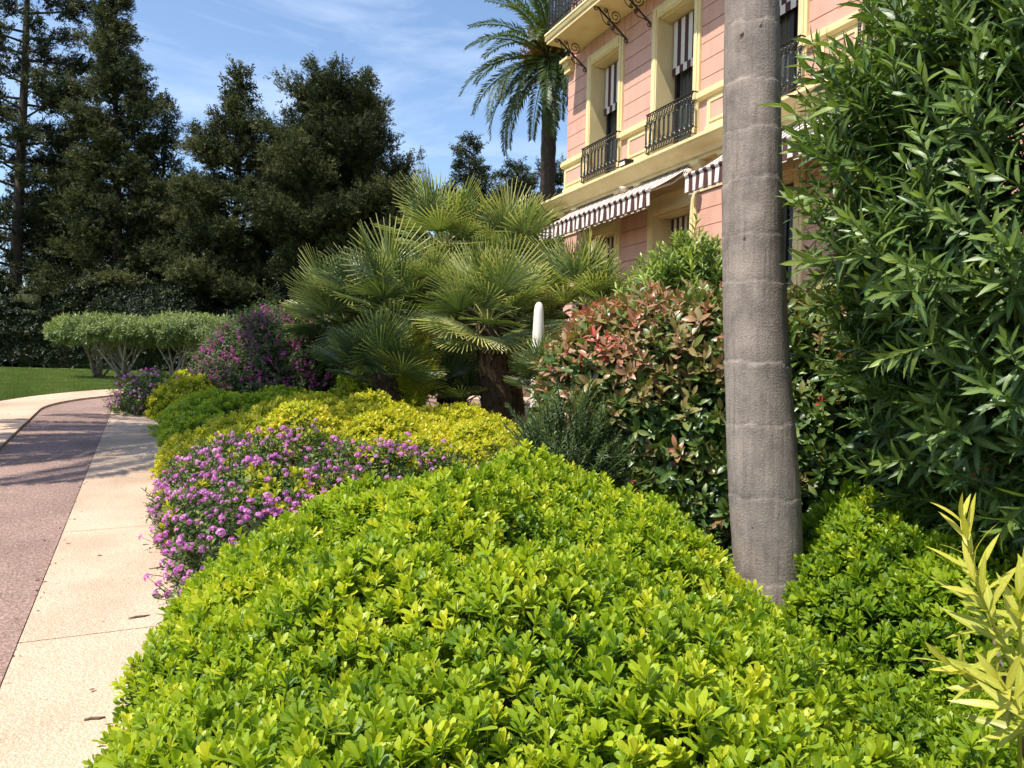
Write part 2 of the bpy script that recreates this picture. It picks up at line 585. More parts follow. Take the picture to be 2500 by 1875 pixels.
M['pgflower'] = leaf_mat('polygala_flower', [(0, (.40, .05, .31)), (.5, (.62, .11, .43)), (1, (.80, .30, .52))], .35, 1.1, .6, .2, 0, None, (1, .7, 1.))
M['photo'] = leaf_mat('photinia_leaf', [(0, (.018, .042, .012)), (.25, (.05, .105, .02)), (.45, (.12, .18, .035)), (.6, (.25, .20, .07)), (.75, (.36, .19, .105)), (.92, (.45, .16, .11)), (1, (.46, .07, .05))], .2, 1.3, .38, .5, .25, (.26, .25, .10))
M['ole'] = leaf_mat('oleander_leaf', [(0, (.024, .052, .015)), (.35, (.064, .122, .026)), (.7, (.145, .215, .040)), (1, (.31, .37, .075))], .24, 1.3, .42, .45, .55, (.28, .36, .13))
M['olepale'] = leaf_mat('clipped_oleander_leaf', [(0, (.07, .115, .04)), (.5, (.18, .235, .08)), (1, (.36, .39, .16))], .28, 1.2, .42, .4, .2)
M['oley'] = leaf_mat('yellow_oleander_leaf', [(0, (.14, .19, .02)), (.5, (.42, .43, .05)), (1, (.64, .55, .08))], .32, 1.2, .42, .45, .55, (.66, .62, .24))
M['olered'] = leaf_mat('oleander_bud', [(0, (.30, .05, .03)), (1, (.5, .16, .09))], .2, 1, .6, .2, 0)
M['narrow'] = leaf_mat('narrow_leaf', [(0, (.03, .05, .02)), (.5, (.075, .115, .035)), (1, (.22, .27, .06))], .25, 1.3, .45, .4, .1)
M['fan'] = leaf_mat('fan_palm_blade', [(0, (.036, .064, .030)), (.4, (.12, .17, .052)), (.7, (.31, .35, .10)), (1, (.62, .57, .21))], .25, 1.25, .40, .5, .2, (.34, .38, .14))
M['fibre'] = noise_mat('palm_fibre', [(.3, (.035, .022, .012)), (.6, (.09, .06, .035)), (.8, (.2, .15, .1))], 40, 6, .95, .8, stretch=(1, 1, .3))
M['date'] = leaf_mat('date_palm_leaflet', [(0, (.025, .05, .016)), (.5, (.07, .11, .03)), (1, (.20, .22, .06))], .25, 1.3, .42, .4, 0)
M['datefruit'] = leaf_mat('date_fruit_stalk', [(0, (.42, .16, .025)), (1, (.62, .30, .05))], .2, 1, .6, .2, 0)
M['datebark'] = noise_mat('date_palm_bark', [(.3, (.05, .036, .026)), (.7, (.16, .12, .09))], 18, 7, .95, 1., 30, .06)
M['cyp'] = leaf_mat('cypress_foliage', [(0, (.012, .019, .008)), (.4, (.032, .044, .016)), (.7, (.082, .094, .033)), (1, (.18, .175, .07))], .12, 1.2, .6, .2, 0)
M['evg'] = leaf_mat('evergreen_foliage', [(0, (.007, .013, .005)), (.5, (.016, .027, .009)), (1, (.045, .065, .02))], .12, 1.2, .5, .3, 0)
M['litter'] = leaf_mat('dry_leaf', [(0, (.07, .04, .02)), (.6, (.18, .11, .055)), (1, (.26, .20, .08))], .1, 1, .8, .2, 0)
M['bark'] = noise_mat('tree_bark', [(.3, (.035, .028, .02)), (.7, (.10, .08, .06))], 9, 7, .95, .8, stretch=(1, 1, .25))
M['dead'] = plain('dead_twig', (.22, .17, .13), .9)
M['paleb'] = noise_mat('pale_oleander_bark', [(.3, (.20, .165, .12)), (.7, (.42, .36, .28))], 20, 5, .9, .3)
# villa
M['pink'] = noise_mat('pink_render', [(.28, (.57, .31, .235)), (.5, (.645, .365, .275)), (.72, (.69, .405, .31))], 2.6, 10, .88, .25, 70, .012, (1, 1, .35))
M['groove'] = plain('groove_paint', (.30, .10, .07), .9)
M['cream'] = noise_mat('cream_render', [(.28, (.68, .53, .265)), (.48, (.77, .615, .32)), (.72, (.82, .67, .37))], 2.4, 10, .85, .2, 70, .012, (1, 1, .3))
M['iron'] = plain('black_iron', (.012, .012, .013), .38, .5)
M['darkwood'] = plain('dark_frame', (.022, .016, .013), .45)
M['white'] = plain('white_stripe', (.74, .66, .60), .85)
M['brown'] = plain('brown_stripe', (.085, .033, .026), .85)
M['beigelamp'] = plain('beige_metal', (.6, .5, .36), .5)
M['curtain'] = plain('grey_curtain', (.30, .31, .28), .9)
M['postwhite'] = plain('white_stone', (.78, .72, .62), .8)
m_, nt_, b_ = mat('window_glass')
b_.inputs['Base Color'].default_value = (.03, .035, .035, 1)
b_.inputs['Roughness'].default_value = .05
b_.inputs['Specular IOR Level'].default_value = .6
b_.inputs['Alpha'].default_value = .35
M['glass'] = m_
# royal palm trunk: grey-brown, fine vertical fibres, cracks, pale and dark blotches
m_, nt_, b_ = mat('palm_trunk_bark')
tc_ = N(nt_, 'ShaderNodeTexCoord')
at_ = N(nt_, 'ShaderNodeAttribute', attribute_name='tint')
mp1 = N(nt_, 'ShaderNodeMapping')
mp1.inputs['Scale'].default_value = (30, 30, 1.8)
nt_.links.new(tc_.outputs['Object'], mp1.inputs[0])
n1 = N(nt_, 'ShaderNodeTexNoise')
n1.inputs['Scale'].default_value = 1.6
n1.inputs['Detail'].default_value = 6
nt_.links.new(mp1.outputs[0], n1.inputs['Vector'])
n2 = N(nt_, 'ShaderNodeTexNoise')
n2.inputs['Scale'].default_value = 6.5
n2.inputs['Detail'].default_value = 9
n2.inputs['Roughness'].default_value = .7
nt_.links.new(tc_.outputs['Object'], n2.inputs['Vector'])
n3 = N(nt_, 'ShaderNodeTexNoise')
n3.inputs['Scale'].default_value = 130
n3.inputs['Detail'].default_value = 3
nt_.links.new(tc_.outputs['Object'], n3.inputs['Vector'])
r0 = ramp(nt_, [(0, (.175, .145, .125)), (.5, (.285, .24, .21)), (1, (.44, .37, .315))], at_.outputs['Fac'])
r1 = ramp(nt_, [(.24, (.62, .61, .60)), (.40, (.93, .93, .93)), (.7, (1.10, 1.10, 1.10))], n1.outputs[0])
r2 = ramp(nt_, [(.28, (.52, .52, .53)), (.5, (.98, .96, .94)), (.72, (1.36, 1.32, 1.26))], n2.outputs[0])
r3 = ramp(nt_, [(.3, (.85, .85, .85)), (.65, (1.08, 1.08, 1.08)), (.8, (1.35, 1.33, 1.3))], n3.outputs[0])
last = r0.outputs[0]
for r_ in (r1, r2, r3):
    mm_ = N(nt_, 'ShaderNodeMixRGB', blend_type='MULTIPLY')
    mm_.inputs[0].default_value = 1
    nt_.links.new(last, mm_.inputs[1])
    nt_.links.new(r_.outputs[0], mm_.inputs[2])
    last = mm_.outputs[0]
nt_.links.new(last, b_.inputs['Base Color'])
b_.inputs['Roughness'].default_value = .9
b_.inputs['Specular IOR Level'].default_value = .15
ad_ = N(nt_, 'ShaderNodeMath', operation='ADD')
nt_.links.new(n1.outputs[0], ad_.inputs[0])
nt_.links.new(n3.outputs[0], ad_.inputs[1])
bp_ = N(nt_, 'ShaderNodeBump')
bp_.inputs['Strength'].default_value = .55
bp_.inputs['Distance'].default_value = .006
nt_.links.new(ad_.outputs[0], bp_.inputs['Height'])
nt_.links.new(bp_.outputs[0], b_.inputs['Normal'])
M['trunk'] = m_

# ================================================================== SETTING
def sheet(name, xs, ys, m, dz=0, kind='structure', parent=None):
    X, Y = np.meshgrid(xs, ys)
    V = np.stack([X, Y, g(Y) + dz], 2).reshape(-1, 3)
    nx, ny = len(xs), len(ys)
    i, j = np.meshgrid(np.arange(nx - 1), np.arange(ny - 1))
    a = (j * nx + i).ravel()
    Fc = np.concatenate([np.stack([a, a + 1, a + nx + 1], 1), np.stack([a, a + nx + 1, a + nx], 1)])
    return Acc().add(V, Fc).build(name, m, parent, True, kind)
ys_far = np.concatenate([[-300, -60, -12], np.arange(-11, 36, .6), [40, 60, 120, 300, 900]])
sheet('ground', np.concatenate([[-900, -200, -60], np.arange(-40, 41, 2.), [60, 200, 900]]), ys_far, M['soil'])

AX = np.array([-math.sin(YAW), math.cos(YAW)])      # along the drive and the facade, away from the viewer
NX = np.array([-math.cos(YAW), -math.sin(YAW)])     # out of the facade, to the left
OC = np.array([-4.6, 11.9])                          # centre of the drive's bend
def lane(r, t):
    """point of the drive: t < 0 straight towards the viewer, then the bend to the right, then straight"""
    t = np.asarray(t, float)[..., None]
    a0 = math.atan2(NX[1], NX[0])
    turn = math.radians(-118)
    arc = abs(turn)
    an = a0 - np.clip(t / 2.0, 0, arc)
    p = OC + r * np.concatenate([np.cos(an), np.sin(an)], -1)
    p = p + np.minimum(t, 0) * AX
    ex = a0 + turn
    d = np.array([math.sin(ex), -math.cos(ex)])
    return p + np.maximum(t - 2.0 * arc, 0) * d
def strip(r0, r1, t0, t1, dz, thick=None, n=None, nr=6):
    n = n or max(2, int((t1 - t0) / .12))
    t = np.linspace(t0, t1, n)
    rr = np.linspace(r0, r1, nr)
    G = np.stack([lane(r, t) for r in rr], 0)
    Z = g(G[..., 1]) + dz
    V = np.concatenate([G, Z[..., None]], -1).reshape(-1, 3)
    Fc = []
    for i in range(nr - 1):
        for j in range(n - 1):
            a = i * n + j
            Fc += [(a, a + 1, a + n + 1), (a, a + n + 1, a + n)]
    ac = Acc().add(V, Fc)
    if thick:
        for edge in (V.reshape(nr, n, 3)[0], V.reshape(nr, n, 3)[-1], V.reshape(nr, n, 3)[:, 0], V.reshape(nr, n, 3)[:, -1]):
            k = len(edge)
            E2 = np.concatenate([edge, edge - [0, 0, thick]])
            fe = []
            for j in range(k - 1):
                fe += [(j, j + 1, k + j + 1), (j, k + j + 1, k + j)]
            ac.add(E2, fe)
    return ac
# lawn
lx = np.linspace(-46, 6, 90)
lawnV = []
sheet('lawn', np.arange(-48, -2.5, .5), np.arange(12.4, 33, .4), M['lawn'], .012)
L2 = sheet('lawn', np.arange(-48, -7.2, .5), np.arange(-6, 12.6, .6), M['lawn'], .012)
# the drive: red asphalt between two margins of beige slabs
drive = structure(strip(-.35, 3.0, -18, 12, .02, None, None, 10).build('driveway', M['joint'], None, True))
strip(1.08, 1.95, -18, 12, .026, None, None, 12).build('red_asphalt_lane', M['red'], drive, True)
tt = -18.
k = 0
while tt < 11.5:
    t2 = tt + 1.9
    strip(.0 - .3, 1.072, tt + .004, t2 - .004, .034, .02).build('concrete_slab', M['beige'], drive, True)
    strip(1.965, 2.78, tt + .9 + .004, t2 + .9 - .004, .055, .04).build('concrete_slab', M['beige'], drive, True)
    tt = t2
ac = Acc()
for q in range(2):
    pass
# kerb stones along the lawn (they stop where the margin starts to bend)
for q in range(6):
    t0 = -8.0 + q * 1.0 + 1.62
    if t0 > -.5:
        break
for q in range(9):
    t1 = .3 - q * 1.0
    strip(2.79, 2.93, t1 - .99, t1, .16, .15, 8, 3).build('kerb_stone', M['kerb'], drive)

# grass
blade = Tpl([(-.004, 0, 0), (.004, 0, 0), (.001, .012, .045)], [(0, 1, 2)])
def patch(seed):
    r = np.random.default_rng(seed)
    return join([(blade, rot('Z', r.uniform(0, 6.28)) @ rot('X', r.uniform(-.6, .4)) * r.uniform(.6, 1.2), (r.uniform(-.09, .09), r.uniform(-.09, .09), 0), r.uniform(-.25, .25)) for q in range(70)])
PATCH = [patch(q) for q in range(4)]
ng_ = 9000
u = rng.random((ng_, 2))
gy = 12.3 + 14 * u[:, 0] ** 1.4
gx = -gy * .66 + (gy * .66 - 2.8) * u[:, 1] - .3
rr = np.hypot(gx - OC[0], gy - OC[1])
side = (gx - OC[0]) * NX[0] + (gy - OC[1]) * NX[1]
along = (gx - OC[0]) * AX[0] + (gy - OC[1]) * AX[1]
ok = np.where(along < 0, side > 3.02, rr > 2.9)
gx, gy = gx[ok], gy[ok]
P = np.stack([gx, gy, g(gy) + .008], 1)
o = sprinkle('lawn_grass', PATCH, frames(np.tile([[0, .0, 1.]], (len(P), 1)) + jit(len(P), .03)), P, rng.uniform(.7, 1.15, len(P)), .5 + .12 * bump(gx, gy, 1.2, 3), M['grass'], None, False)
o['label'] = 'short green mown grass of the lawn beyond the drive'
o['category'] = 'grass'

# ================================================================== VILLA
C0 = np.array([1.259, 21.0])
villa = thing('villa', 'pink and cream villa with iron balconies and striped awnings', 'building', (C0[0], C0[1], 0), math.atan2(-AX[1], -AX[0]))
Lb = 16.0
cen = [1.92 + 2.86 * k for k in range(5)]
HO, HI = .845, .645                      # half widths of surround and opening
piers = []
x = 0.
for c in cen:
    piers.append((x, c - HO))
    x = c + HO
piers.append((x, Lb))
Z_G0, Z_G1, Z_F0, Z_F1, Z_SL = 1.0, 5.3, 6.4, 9.5, 9.85
ac = Acc()
ac.box(0, Lb, .5, 9, .3, 13.2)
for (a, b) in piers:
    ac.box(a - (HO - HI - .02 if a > 0 else 0), b + (HO - HI - .02 if b < Lb else 0), .02, .499, .3, Z_SL)
for c in cen:
    ac.box(c - HI - .05, c + HI + .05, .02, .499, 9.27, Z_SL)
    ac.box(c - HI - .05, c + HI + .05, .02, .499, 5.12, 6.38)
ac.box(0, Lb, .02, .499, Z_SL, 13.2)
ac.build('wall', M['groove'], villa)
# pink rendered courses, each standing proud of the recessed joints
def course(x0, x1, z0, z1, yy=.0):
    Acc().box(x0, x1, yy, .03, z0, z1).build('wall_course', M['pink'], villa)
jz = [7.225, 7.475, 7.82, 8.16, 8.50, 8.84, 9.18, 9.50]
for (a, b) in piers:
    for z0, z1 in zip(jz[:-1], jz[1:]):
        course(a + .002, b - .002, z0 + .008, z1 - .008)
    zz = 5.29
    while zz > 1.2:
        course(a + .002, b - .002, zz - .33 + .008, zz - .006)
        zz -= .33
    for zz in np.arange(10.2, 13, .34):
        course(a + .002, b - .002, zz, zz + .325)
xx = .0
while xx < Lb - .05:                     # upright blocks under the balcony slab
    course(xx + .006, min(xx + .3, Lb) - .006, 9.508, Z_SL - .002)
    xx += .3
# cream surrounds of the openings, jambs, soffits
for c in cen:
    for z0, z1, zt in ((Z_F0, 9.262, 9.5), (.9, 5.12, 5.3)):
        s_ = Acc()
        for sg in (-1, 1):
            x0, x1 = sorted((c + sg * HI, c + sg * HO))
            s_.box(x0, x1, -.05, .0295, z0, zt)
            x0, x1 = sorted((c + sg * (HI + .035), c + sg * (HO - .07)))
            s_.box(x0, x1, -.068, -.0505, z0, zt - .06)
            x0, x1 = sorted((c + sg * (HI + .0005), c + sg * (HI + .03)))
            s_.box(x0, x1, .0297, .51, z0, z1)
        s_.box(c - HI + .0005, c + HI - .0005, -.05, .0295, z1 + .001, zt)
        s_.box(c - HI, c + HI, -.068, -.0505, z1 + .04, zt - .07)
        s_.box(c - HI + .001, c + HI - .001, .03, .51, z1 - .03, z1 - .002)
        s_.box(c - HI + .001, c + HI - .001, -.02, .51, z0 - .08, z0 - .003)
        s_.build('window_surround', M['cream'], villa)
# string course, dado with framed panels, flanks
def prism(ac, x0, x1, prof, m=0):
    """extrude a closed (y, z) profile along x"""
    n = len(prof)
    V = [(x0, p[0], p[1]) for p in prof] + [(x1, p[0], p[1]) for p in prof]
    Fc = []
    for i in range(n):
        j = (i + 1) % n
        Fc += [(i, n + i, n + j), (i, n + j, j)]
    cxy = np.mean(prof, axis=0)
    V += [(x0, cxy[0], cxy[1]), (x1, cxy[0], cxy[1])]
    for i in range(n):
        j = (i + 1) % n
        Fc += [(2 * n, i, j), (2 * n + 1, n + j, n + i)]
    ac.add(V, Fc, .5, 1., m)
for (a, b) in piers:
    a2, b2 = (a - .12 if a == 0 else a + .02), (b - .02)
    s_ = Acc()
    prism(s_, a2, b2, [(.02, 7.04), (-.07, 7.04), (-.09, 7.07), (-.12, 7.09), (-.12, 7.175), (-.10, 7.185), (-.10, 7.21), (.02, 7.222)])
    s_.build('string_course', M['cream'], villa)
    x0, x1 = (a - .03 if a == 0 else a + .28), b - .02
    d_ = Acc()
    d_.box(x0, x1, -.05, .0, 6.42, 7.038)
    d_.box(x0 - .02, x1 + .005, -.075, -.0505, 6.40, 6.50)
    px0, px1, pz0, pz1 = x0 + .13, x1 - .13, 6.60, 6.93
    for (u0, u1, w0, w1) in ((px0 - .05, px1 + .05, pz1, pz1 + .045), (px0 - .05, px1 + .05, pz0 - .045, pz0), (px0 - .05, px0, pz0, pz1), (px1, px1 + .05, pz0, pz1)):
        d_.box(u0, u1, -.072, -.0502, w0, w1)
    d_.build('dado', M['cream'], villa)
    Acc().box(px0 + .001, px1 - .001, -.056, -.0503, pz0 + .001, pz1 - .001).build('dado_panel', M['pink'], villa)
    if a > 0:
        Acc().box(a + .001, x0 - .001, -.02, .019, 6.42, 7.038).build('wall_course', M['pink'], villa)
# cornice above the ground floor
s_ = Acc()
prism(s_, -.42, Lb + .4, [(.02, 6.405), (-.12, 6.405), (-.12, 6.33), (-.47, 6.215), (-.50, 6.20), (-.50, 6.15), (-.45, 6.135), (-.43, 6.09), (-.36, 6.04), (-.29, 6.005), (-.25, 5.96), (-.25, 5.925), (-.19, 5.915), (-.19, 5.86), (.02, 5.86)])
s_.build('cornice', M['cream'], villa)
s_ = Acc()
s_.box(-.03, Lb, -.035, .019, 5.303, 5.50)
s_.box(-.03, Lb, -.05, -.0352, 5.44, 5.50)
s_.box(-.01, Lb, -.02, .019, 5.502, 5.859)
s_.build('frieze', M['cream'], villa)
for i, (a, b) in enumerate(piers):
    w = b - a
    for j, (x0, x1) in enumerate(((a + .04, a + .3), (b - .3, b - .04))):
        s_ = Acc()
        prism(s_, x0, x1, [(-.0205, 5.858), (-.24, 5.858), (-.24, 5.80), (-.17, 5.74), (-.13, 5.66), (-.10, 5.56), (-.055, 5.51), (-.0205, 5.51)])
        s_.build('console', M['cream'], villa)
    if w > .7:
        Acc().box(a + .34, b - .34, -.03, -.0203, 5.56, 5.80).build('frieze_panel', M['pink'], villa)
# balcony slab above the first floor, with its railing
s_ = Acc()
prism(s_, .54, Lb, [(.015, 9.852), (-.90, 9.852), (-.90, 9.93), (-.93, 9.94), (-.95, 9.99), (-.95, 10.02), (-.97, 10.03), (-.97, 10.08), (-.90, 10.10), (.015, 10.10)])
s_.box(.50, .539, -.93, .01, 9.93, 10.02)
s_.build('balcony_slab', M['cream'], villa)
s_ = Acc()
s_.box(-.03, .30, -.17, -.001, 9.58, 9.70)
s_.box(-.07, .36, -.24, -.001, 9.701, 9.77)
s_.box(-.02, .30, -.12, -.002, 9.44, 9.58)
s_.build('corner_corbel', M['cream'], villa)
ir = Acc()
for zz in (10.14, 10.28, 10.98, 11.12):
    ir.tube([(.58, -.88, zz), (9, -.88, zz)], .016, 4)
    ir.tube([(.58, -.88, zz), (.58, -.02, zz)], .016, 4)
for xq in np.arange(.58, 9, .085):
    ir.tube([(xq, -.88, 10.1), (xq, -.88, 11.12)], .011, 4)
for yq in np.arange(-.88, 0, .085):
    ir.tube([(.58, yq, 10.1), (.58, yq, 11.12)], .011, 4)
for xq in np.arange(.62, 9, .17):
    for zz in np.arange(10.33, 10.95, .055):
        ir.box(xq - .018, xq + .018, -.895, -.865, zz, zz + .032)
ir.build('balcony_railing', M['iron'], villa)

def spiral(c, r0, r1, a0, turns, n=22, yz=True):
    out = []
    for i in range(n):
        t = i / (n - 1)
        r = r0 + (r1 - r0) * t
        an = a0 + turns * 2 * math.pi * t
        out.append((c[0], c[1] + r * math.cos(an), c[2] + r * math.sin(an)))
    return out
def scroll_bracket(x):
    b_ = Acc()
    p0, p1 = np.array([x, -.03, 9.28]), np.array([x, -.80, 9.86])
    d = p1 - p0
    nrm = np.array([0, d[2], -d[1]])
    nrm = nrm / np.linalg.norm(nrm)      # towards wall and ceiling
    b_.tube([p0, p1], .026, 4)
    pt = lambda t, o: p0 + d * t + nrm * o
    def sp(t, o, r, a0, turns):
        b_.tube(spiral(pt(t, o), r, r * .2, a0, turns, 24), .012, 4)
    sp(.53, .17, .15, -2.2, 1.7)
    sp(.0, -.05, .06, 1.2, -1.4)
    sp(1.0, -.05, .06, 2.0, 1.4)
    sp(.80, .09, .055, -1.5, 1.4)
    sp(.55, -.075, .055, 1.2, 1.4)
    sp(.42, -.07, .05, 1.6, -1.4)
    b_.tube([pt(.06, -.01), pt(.18, -.05), pt(.3, -.12), pt(.42, -.12), pt(.47, -.07)], .012, 4)
    b_.tube([pt(.93, -.01), pt(.82, -.06), pt(.7, -.13), pt(.58, -.13), pt(.52, -.07)], .012, 4)
    b_.tube([pt(.55, .02), pt(.66, .06), pt(.78, .14)], .012, 4)
    b_.build('scroll_bracket', M['iron'], villa)
for c in cen:
    for sg in (-1, 1):
        if 0 < c + sg * .97 < Lb:
            scroll_bracket(c + sg * .96)

# striped blinds, window frames, panes
def stripes(ac, x0, x1, z0, z1, y, n, flip=False, notch=0, th=.006):
    w = (x1 - x0) / n
    for i in range(n):
        m_i = (i + flip) % 2
        zz = z0 + (notch if m_i == 0 else 0)
        ac.box(x0 + i * w, x0 + (i + 1) * w, y, y + th, zz, z1, m_i)
for k, c in enumerate(cen):
    # first floor window
    w = Acc()
    for (x0, x1, z0, z1) in ((c - HI + .03, c - HI + .11, 6.4, 9.23), (c + HI - .11, c + HI - .03, 6.4, 9.23), (c - HI + .11, c + HI - .11, 9.12, 9.23), (c - .05, c + .05, 6.4, 9.12),
                             (c - HI + .11, c - .05, 6.4, 6.55), (c + .05, c + HI - .11, 6.4, 6.55), (c - HI + .11, c - .05, 8.35, 8.43), (c + .05, c + HI - .11, 8.35, 8.43)):
        w.box(x0, x1, .40, .47, z0, z1)
    wo_ = w.build('window', M['darkwood'], villa)
    for sg in (-1, 1):
        x0, x1 = sorted((c + sg * .05, c + sg * (HI - .11)))
        Acc().box(x0, x1, .44, .446, 6.55, 9.12).build('pane', M['glass'], wo_)
    cu = Acc()
    for i in range(16):
        x0 = c - HI + .12 + i * (2 * HI - .24) / 16
        cu.box(x0, x0 + .05, .475 + .01 * (i % 2), .489, 6.42, 9.1)
    cu.build('curtain', M['curtain'], wo_)
    bl = Acc()
    stripes(bl, c - HI + .06, c + HI - .06, 8.22, 9.2, .33, 9)
    stripes(bl, c - HI + .06, c + HI - .06, 8.06, 8.22, .305, 9, True)
    bl.build('striped_blind', [M['white'], M['brown']], villa)
    # ground floor door with full-length striped curtain (the third and fourth are glazed, a dark panel for the unlit room)
    if k != 2 and k != 3:
        dc = Acc()
        stripes(dc, c - HI + .03, c + HI - .03, .9, 5.07, .40, 13, True, 0, .02)
        dc.build('striped_door_curtain', [M['white'], M['brown']], villa)
    else:
        dd = Acc()
        for (x0, x1, z0, z1) in ((c - HI + .03, c - HI + .1, .9, 5.08), (c + HI - .1, c + HI - .03, .9, 5.08), (c - HI + .1, c + HI - .1, 4.95, 5.08), (c - .04, c + .04, .9, 4.95)):
            dd.box(x0, x1, .36, .43, z0, z1)
        d_o = dd.build('glazed_door', M['darkwood'], villa)
        for sg in (-1, 1):
            x0, x1 = sorted((c + sg * .04, c + sg * (HI - .1)))
            Acc().box(x0, x1, .39, .396, .9, 4.95).build('pane', M['glass'], d_o)
        Acc().box(c - HI + .04, c + HI - .04, .48, .495, .9, 5.06).build('unlit_room_panel', M['darkwood'], d_o)  # dark sheet standing in for the unlit room behind the glass
# wrought-iron window guards
def guard(c):
    b_ = Acc()
    x0, x1, y = c - .825, c + .825, -.15
    zb, zt = 6.44, 7.25
    for zz, r in ((zb, .014), (zb + .13, .010), (zt - .17, .010), (zt, .018)):
        b_.tube([(x0, y, zz), (x1, y, zz)], r, 4)
        for xe in (x0, x1):
            b_.tube([(xe, y, zz), (xe, -.02, zz)], r * .8, 4)
    n = 10
    w = (x1 - x0) / n
    for i in range(n + 1):
        xx = x0 + i * w
        b_.tube([(xx - .022, y, zb + .13), (xx - .022, y, zt - .22)], .0095, 4)
        b_.tube([(xx + .022, y, zb + .13), (xx + .022, y, zt - .22)], .0095, 4)
        for q in range(9):                # beads of the little columns
            zz = zb + .2 + q * .045
            b_.box(xx - .014, xx + .014, y - .014, y + .014, zz, zz + .024)
        b_.box(xx - .032, xx + .032, y - .012, y + .012, zt - .235, zt - .2)
        b_.box(xx - .028, xx + .028, y - .012, y + .012, zb + .13, zb + .165)
    for i in range(n):
        xx = x0 + (i + .5) * w
        ar = [(xx + (w * .5 - .03) * math.cos(t), y, zt - .25 + .075 * math.sin(t)) for t in np.linspace(0, math.pi, 9)]
        b_.tube(ar, .0095, 4)
        ar = [(xx + (w * .5 - .035) * math.cos(t), y, zb + .24 - .09 * math.sin(t)) for t in np.linspace(0, math.pi, 9)]
        b_.tube(ar, .0095, 4)
    for zc, nn in ((zt - .085, 18), (zb + .065, 18)):
        ww = (x1 - x0) / nn
        for i in range(nn):
            xx = x0 + (i + .5) * ww
            h = .07 if zc > 7 else .055
            pts = [(xx - ww * .45, y, zc - h), (xx - ww * .1, y, zc - h * .5), (xx + ww * .1, y, zc + h * .5), (xx + ww * .45, y, zc + h)]
            b_.tube(pts, .012, 4)
            b_.tube([(xx + .025 * math.cos(t) - .012, y, zc + .025 * math.sin(t) + .02) for t in np.linspace(0, 5.2, 9)], .0095, 4)
    b_.build('window_guard', M['iron'], villa)
for c in cen:
    guard(c)

def awning(x0, x1, label, nst):
    t = thing('striped_awning', label, 'awning', villa.matrix_basis @ Vector(((x0 + x1) / 2, -.06, 5.88)), villa.rotation_euler[2], 'awnings of the villa')
    W2 = (x1 - x0) / 2
    fa = Acc()
    w = 2 * W2 / nst
    nseg = 8
    for i in range(nst):
        a, b = -W2 + i * w, -W2 + (i + 1) * w
        for j in range(nseg):
            u0, u1 = j / nseg, (j + 1) / nseg
            f = lambda u: (-.02 - .97 * u, -.0 - .62 * u - .03 * math.sin(math.pi * u))
            (ya, za), (yb, zb) = f(u0), f(u1)
            fa.add([(a, ya, za), (b, ya, za), (b, yb, zb), (a, yb, zb), (a, ya, za - .008), (b, ya, za - .008), (b, yb, zb - .008), (a, yb, zb - .008)],
                   [(0, 1, 2), (0, 2, 3), (4, 6, 5), (4, 7, 6)], .5, 1., i % 2)
    fa.build('canopy', [M['white'], M['brown']], t, False)
    va = Acc()
    for i in range(nst):
        a, b = -W2 + i * w, -W2 + (i + 1) * w
        low = -.95 if i % 2 else -.90
        sw = .02 * math.sin(i * 1.3) - .004
        va.add([(a, -1.0, -.62), (b, -1.0, -.62), (b, -1.0 + sw, low), (a, -1.0 + sw, low), (a, -.992, -.62), (b, -.992, -.62), (b, -.992 + sw, low), (a, -.992 + sw, low)],
               [(0, 2, 1), (0, 3, 2), (4, 5, 6), (4, 6, 7), (3, 6, 2), (3, 7, 6)], .5, 1., i % 2)
        va.box(a, b, -1.004 + sw, -.990 + sw, low - .012, low, 0)
    va.build('valance', [M['white'], M['brown']], t)
    fb = Acc()
    for i in range(nst):
        a, b = -W2 + i * w, -W2 + (i + 1) * w
        fb.tube([(a, -1.0, -.615), (b, -1.0, -.615)], .035, 7, i % 2)
    fb.build('front_roller', [M['white'], M['brown']], t)
    ar = Acc()
    for xq in (-W2 + .06, W2 - .06):
        ar.tube([(xq, -.02, -.1), (xq, -.45, -.42), (xq, -.97, -.63)], .022, 5)
        ar.box(xq - .04, xq + .04, -.08, .03, -.12, .03)
    ar.build('folding_arm', M['beigelamp'], t)
    return t
awning(.72, 5.56, 'long brown and white striped awning over the two nearest-to-the-corner doors', 45)
awning(6.70, 11.28, 'brown and white striped awning behind the grey palm trunk', 43)

def wl(x, y, z):
    return villa.matrix_basis @ Vector((x, y, z))
def spotlight(x, label):
    t = thing('floodlight', label, 'floodlight', wl(x, -.30, 6.30), villa.rotation_euler[2], 'floodlights on the cornice')
    a_ = Acc()
    prism(a_, -.13, .13, [(-.10, .07), (.08, .10), (.10, .04), (.06, -.02), (-.08, -.03)])
    a_.box(-.15, .15, -.13, .09, .075, .10)
    a_.build('housing', M['darkwood'], t)
    Acc().box(-.10, .10, -.12, -.101, -.015, .06).build('lamp_glass', M['postwhite'], t)
    b_ = Acc()
    b_.box(.13, .145, -.02, .02, -.05, .08)
    b_.box(-.145, -.13, -.02, .02, -.05, .08)
    b_.box(-.145, .145, -.02, .02, -.065, -.05)
    b_.build('bracket', M['iron'], t)
spotlight(3.45, 'small black floodlight on the cornice between the two iron window guards')
spotlight(9.15, 'small black floodlight on the cornice just left of the oleander')
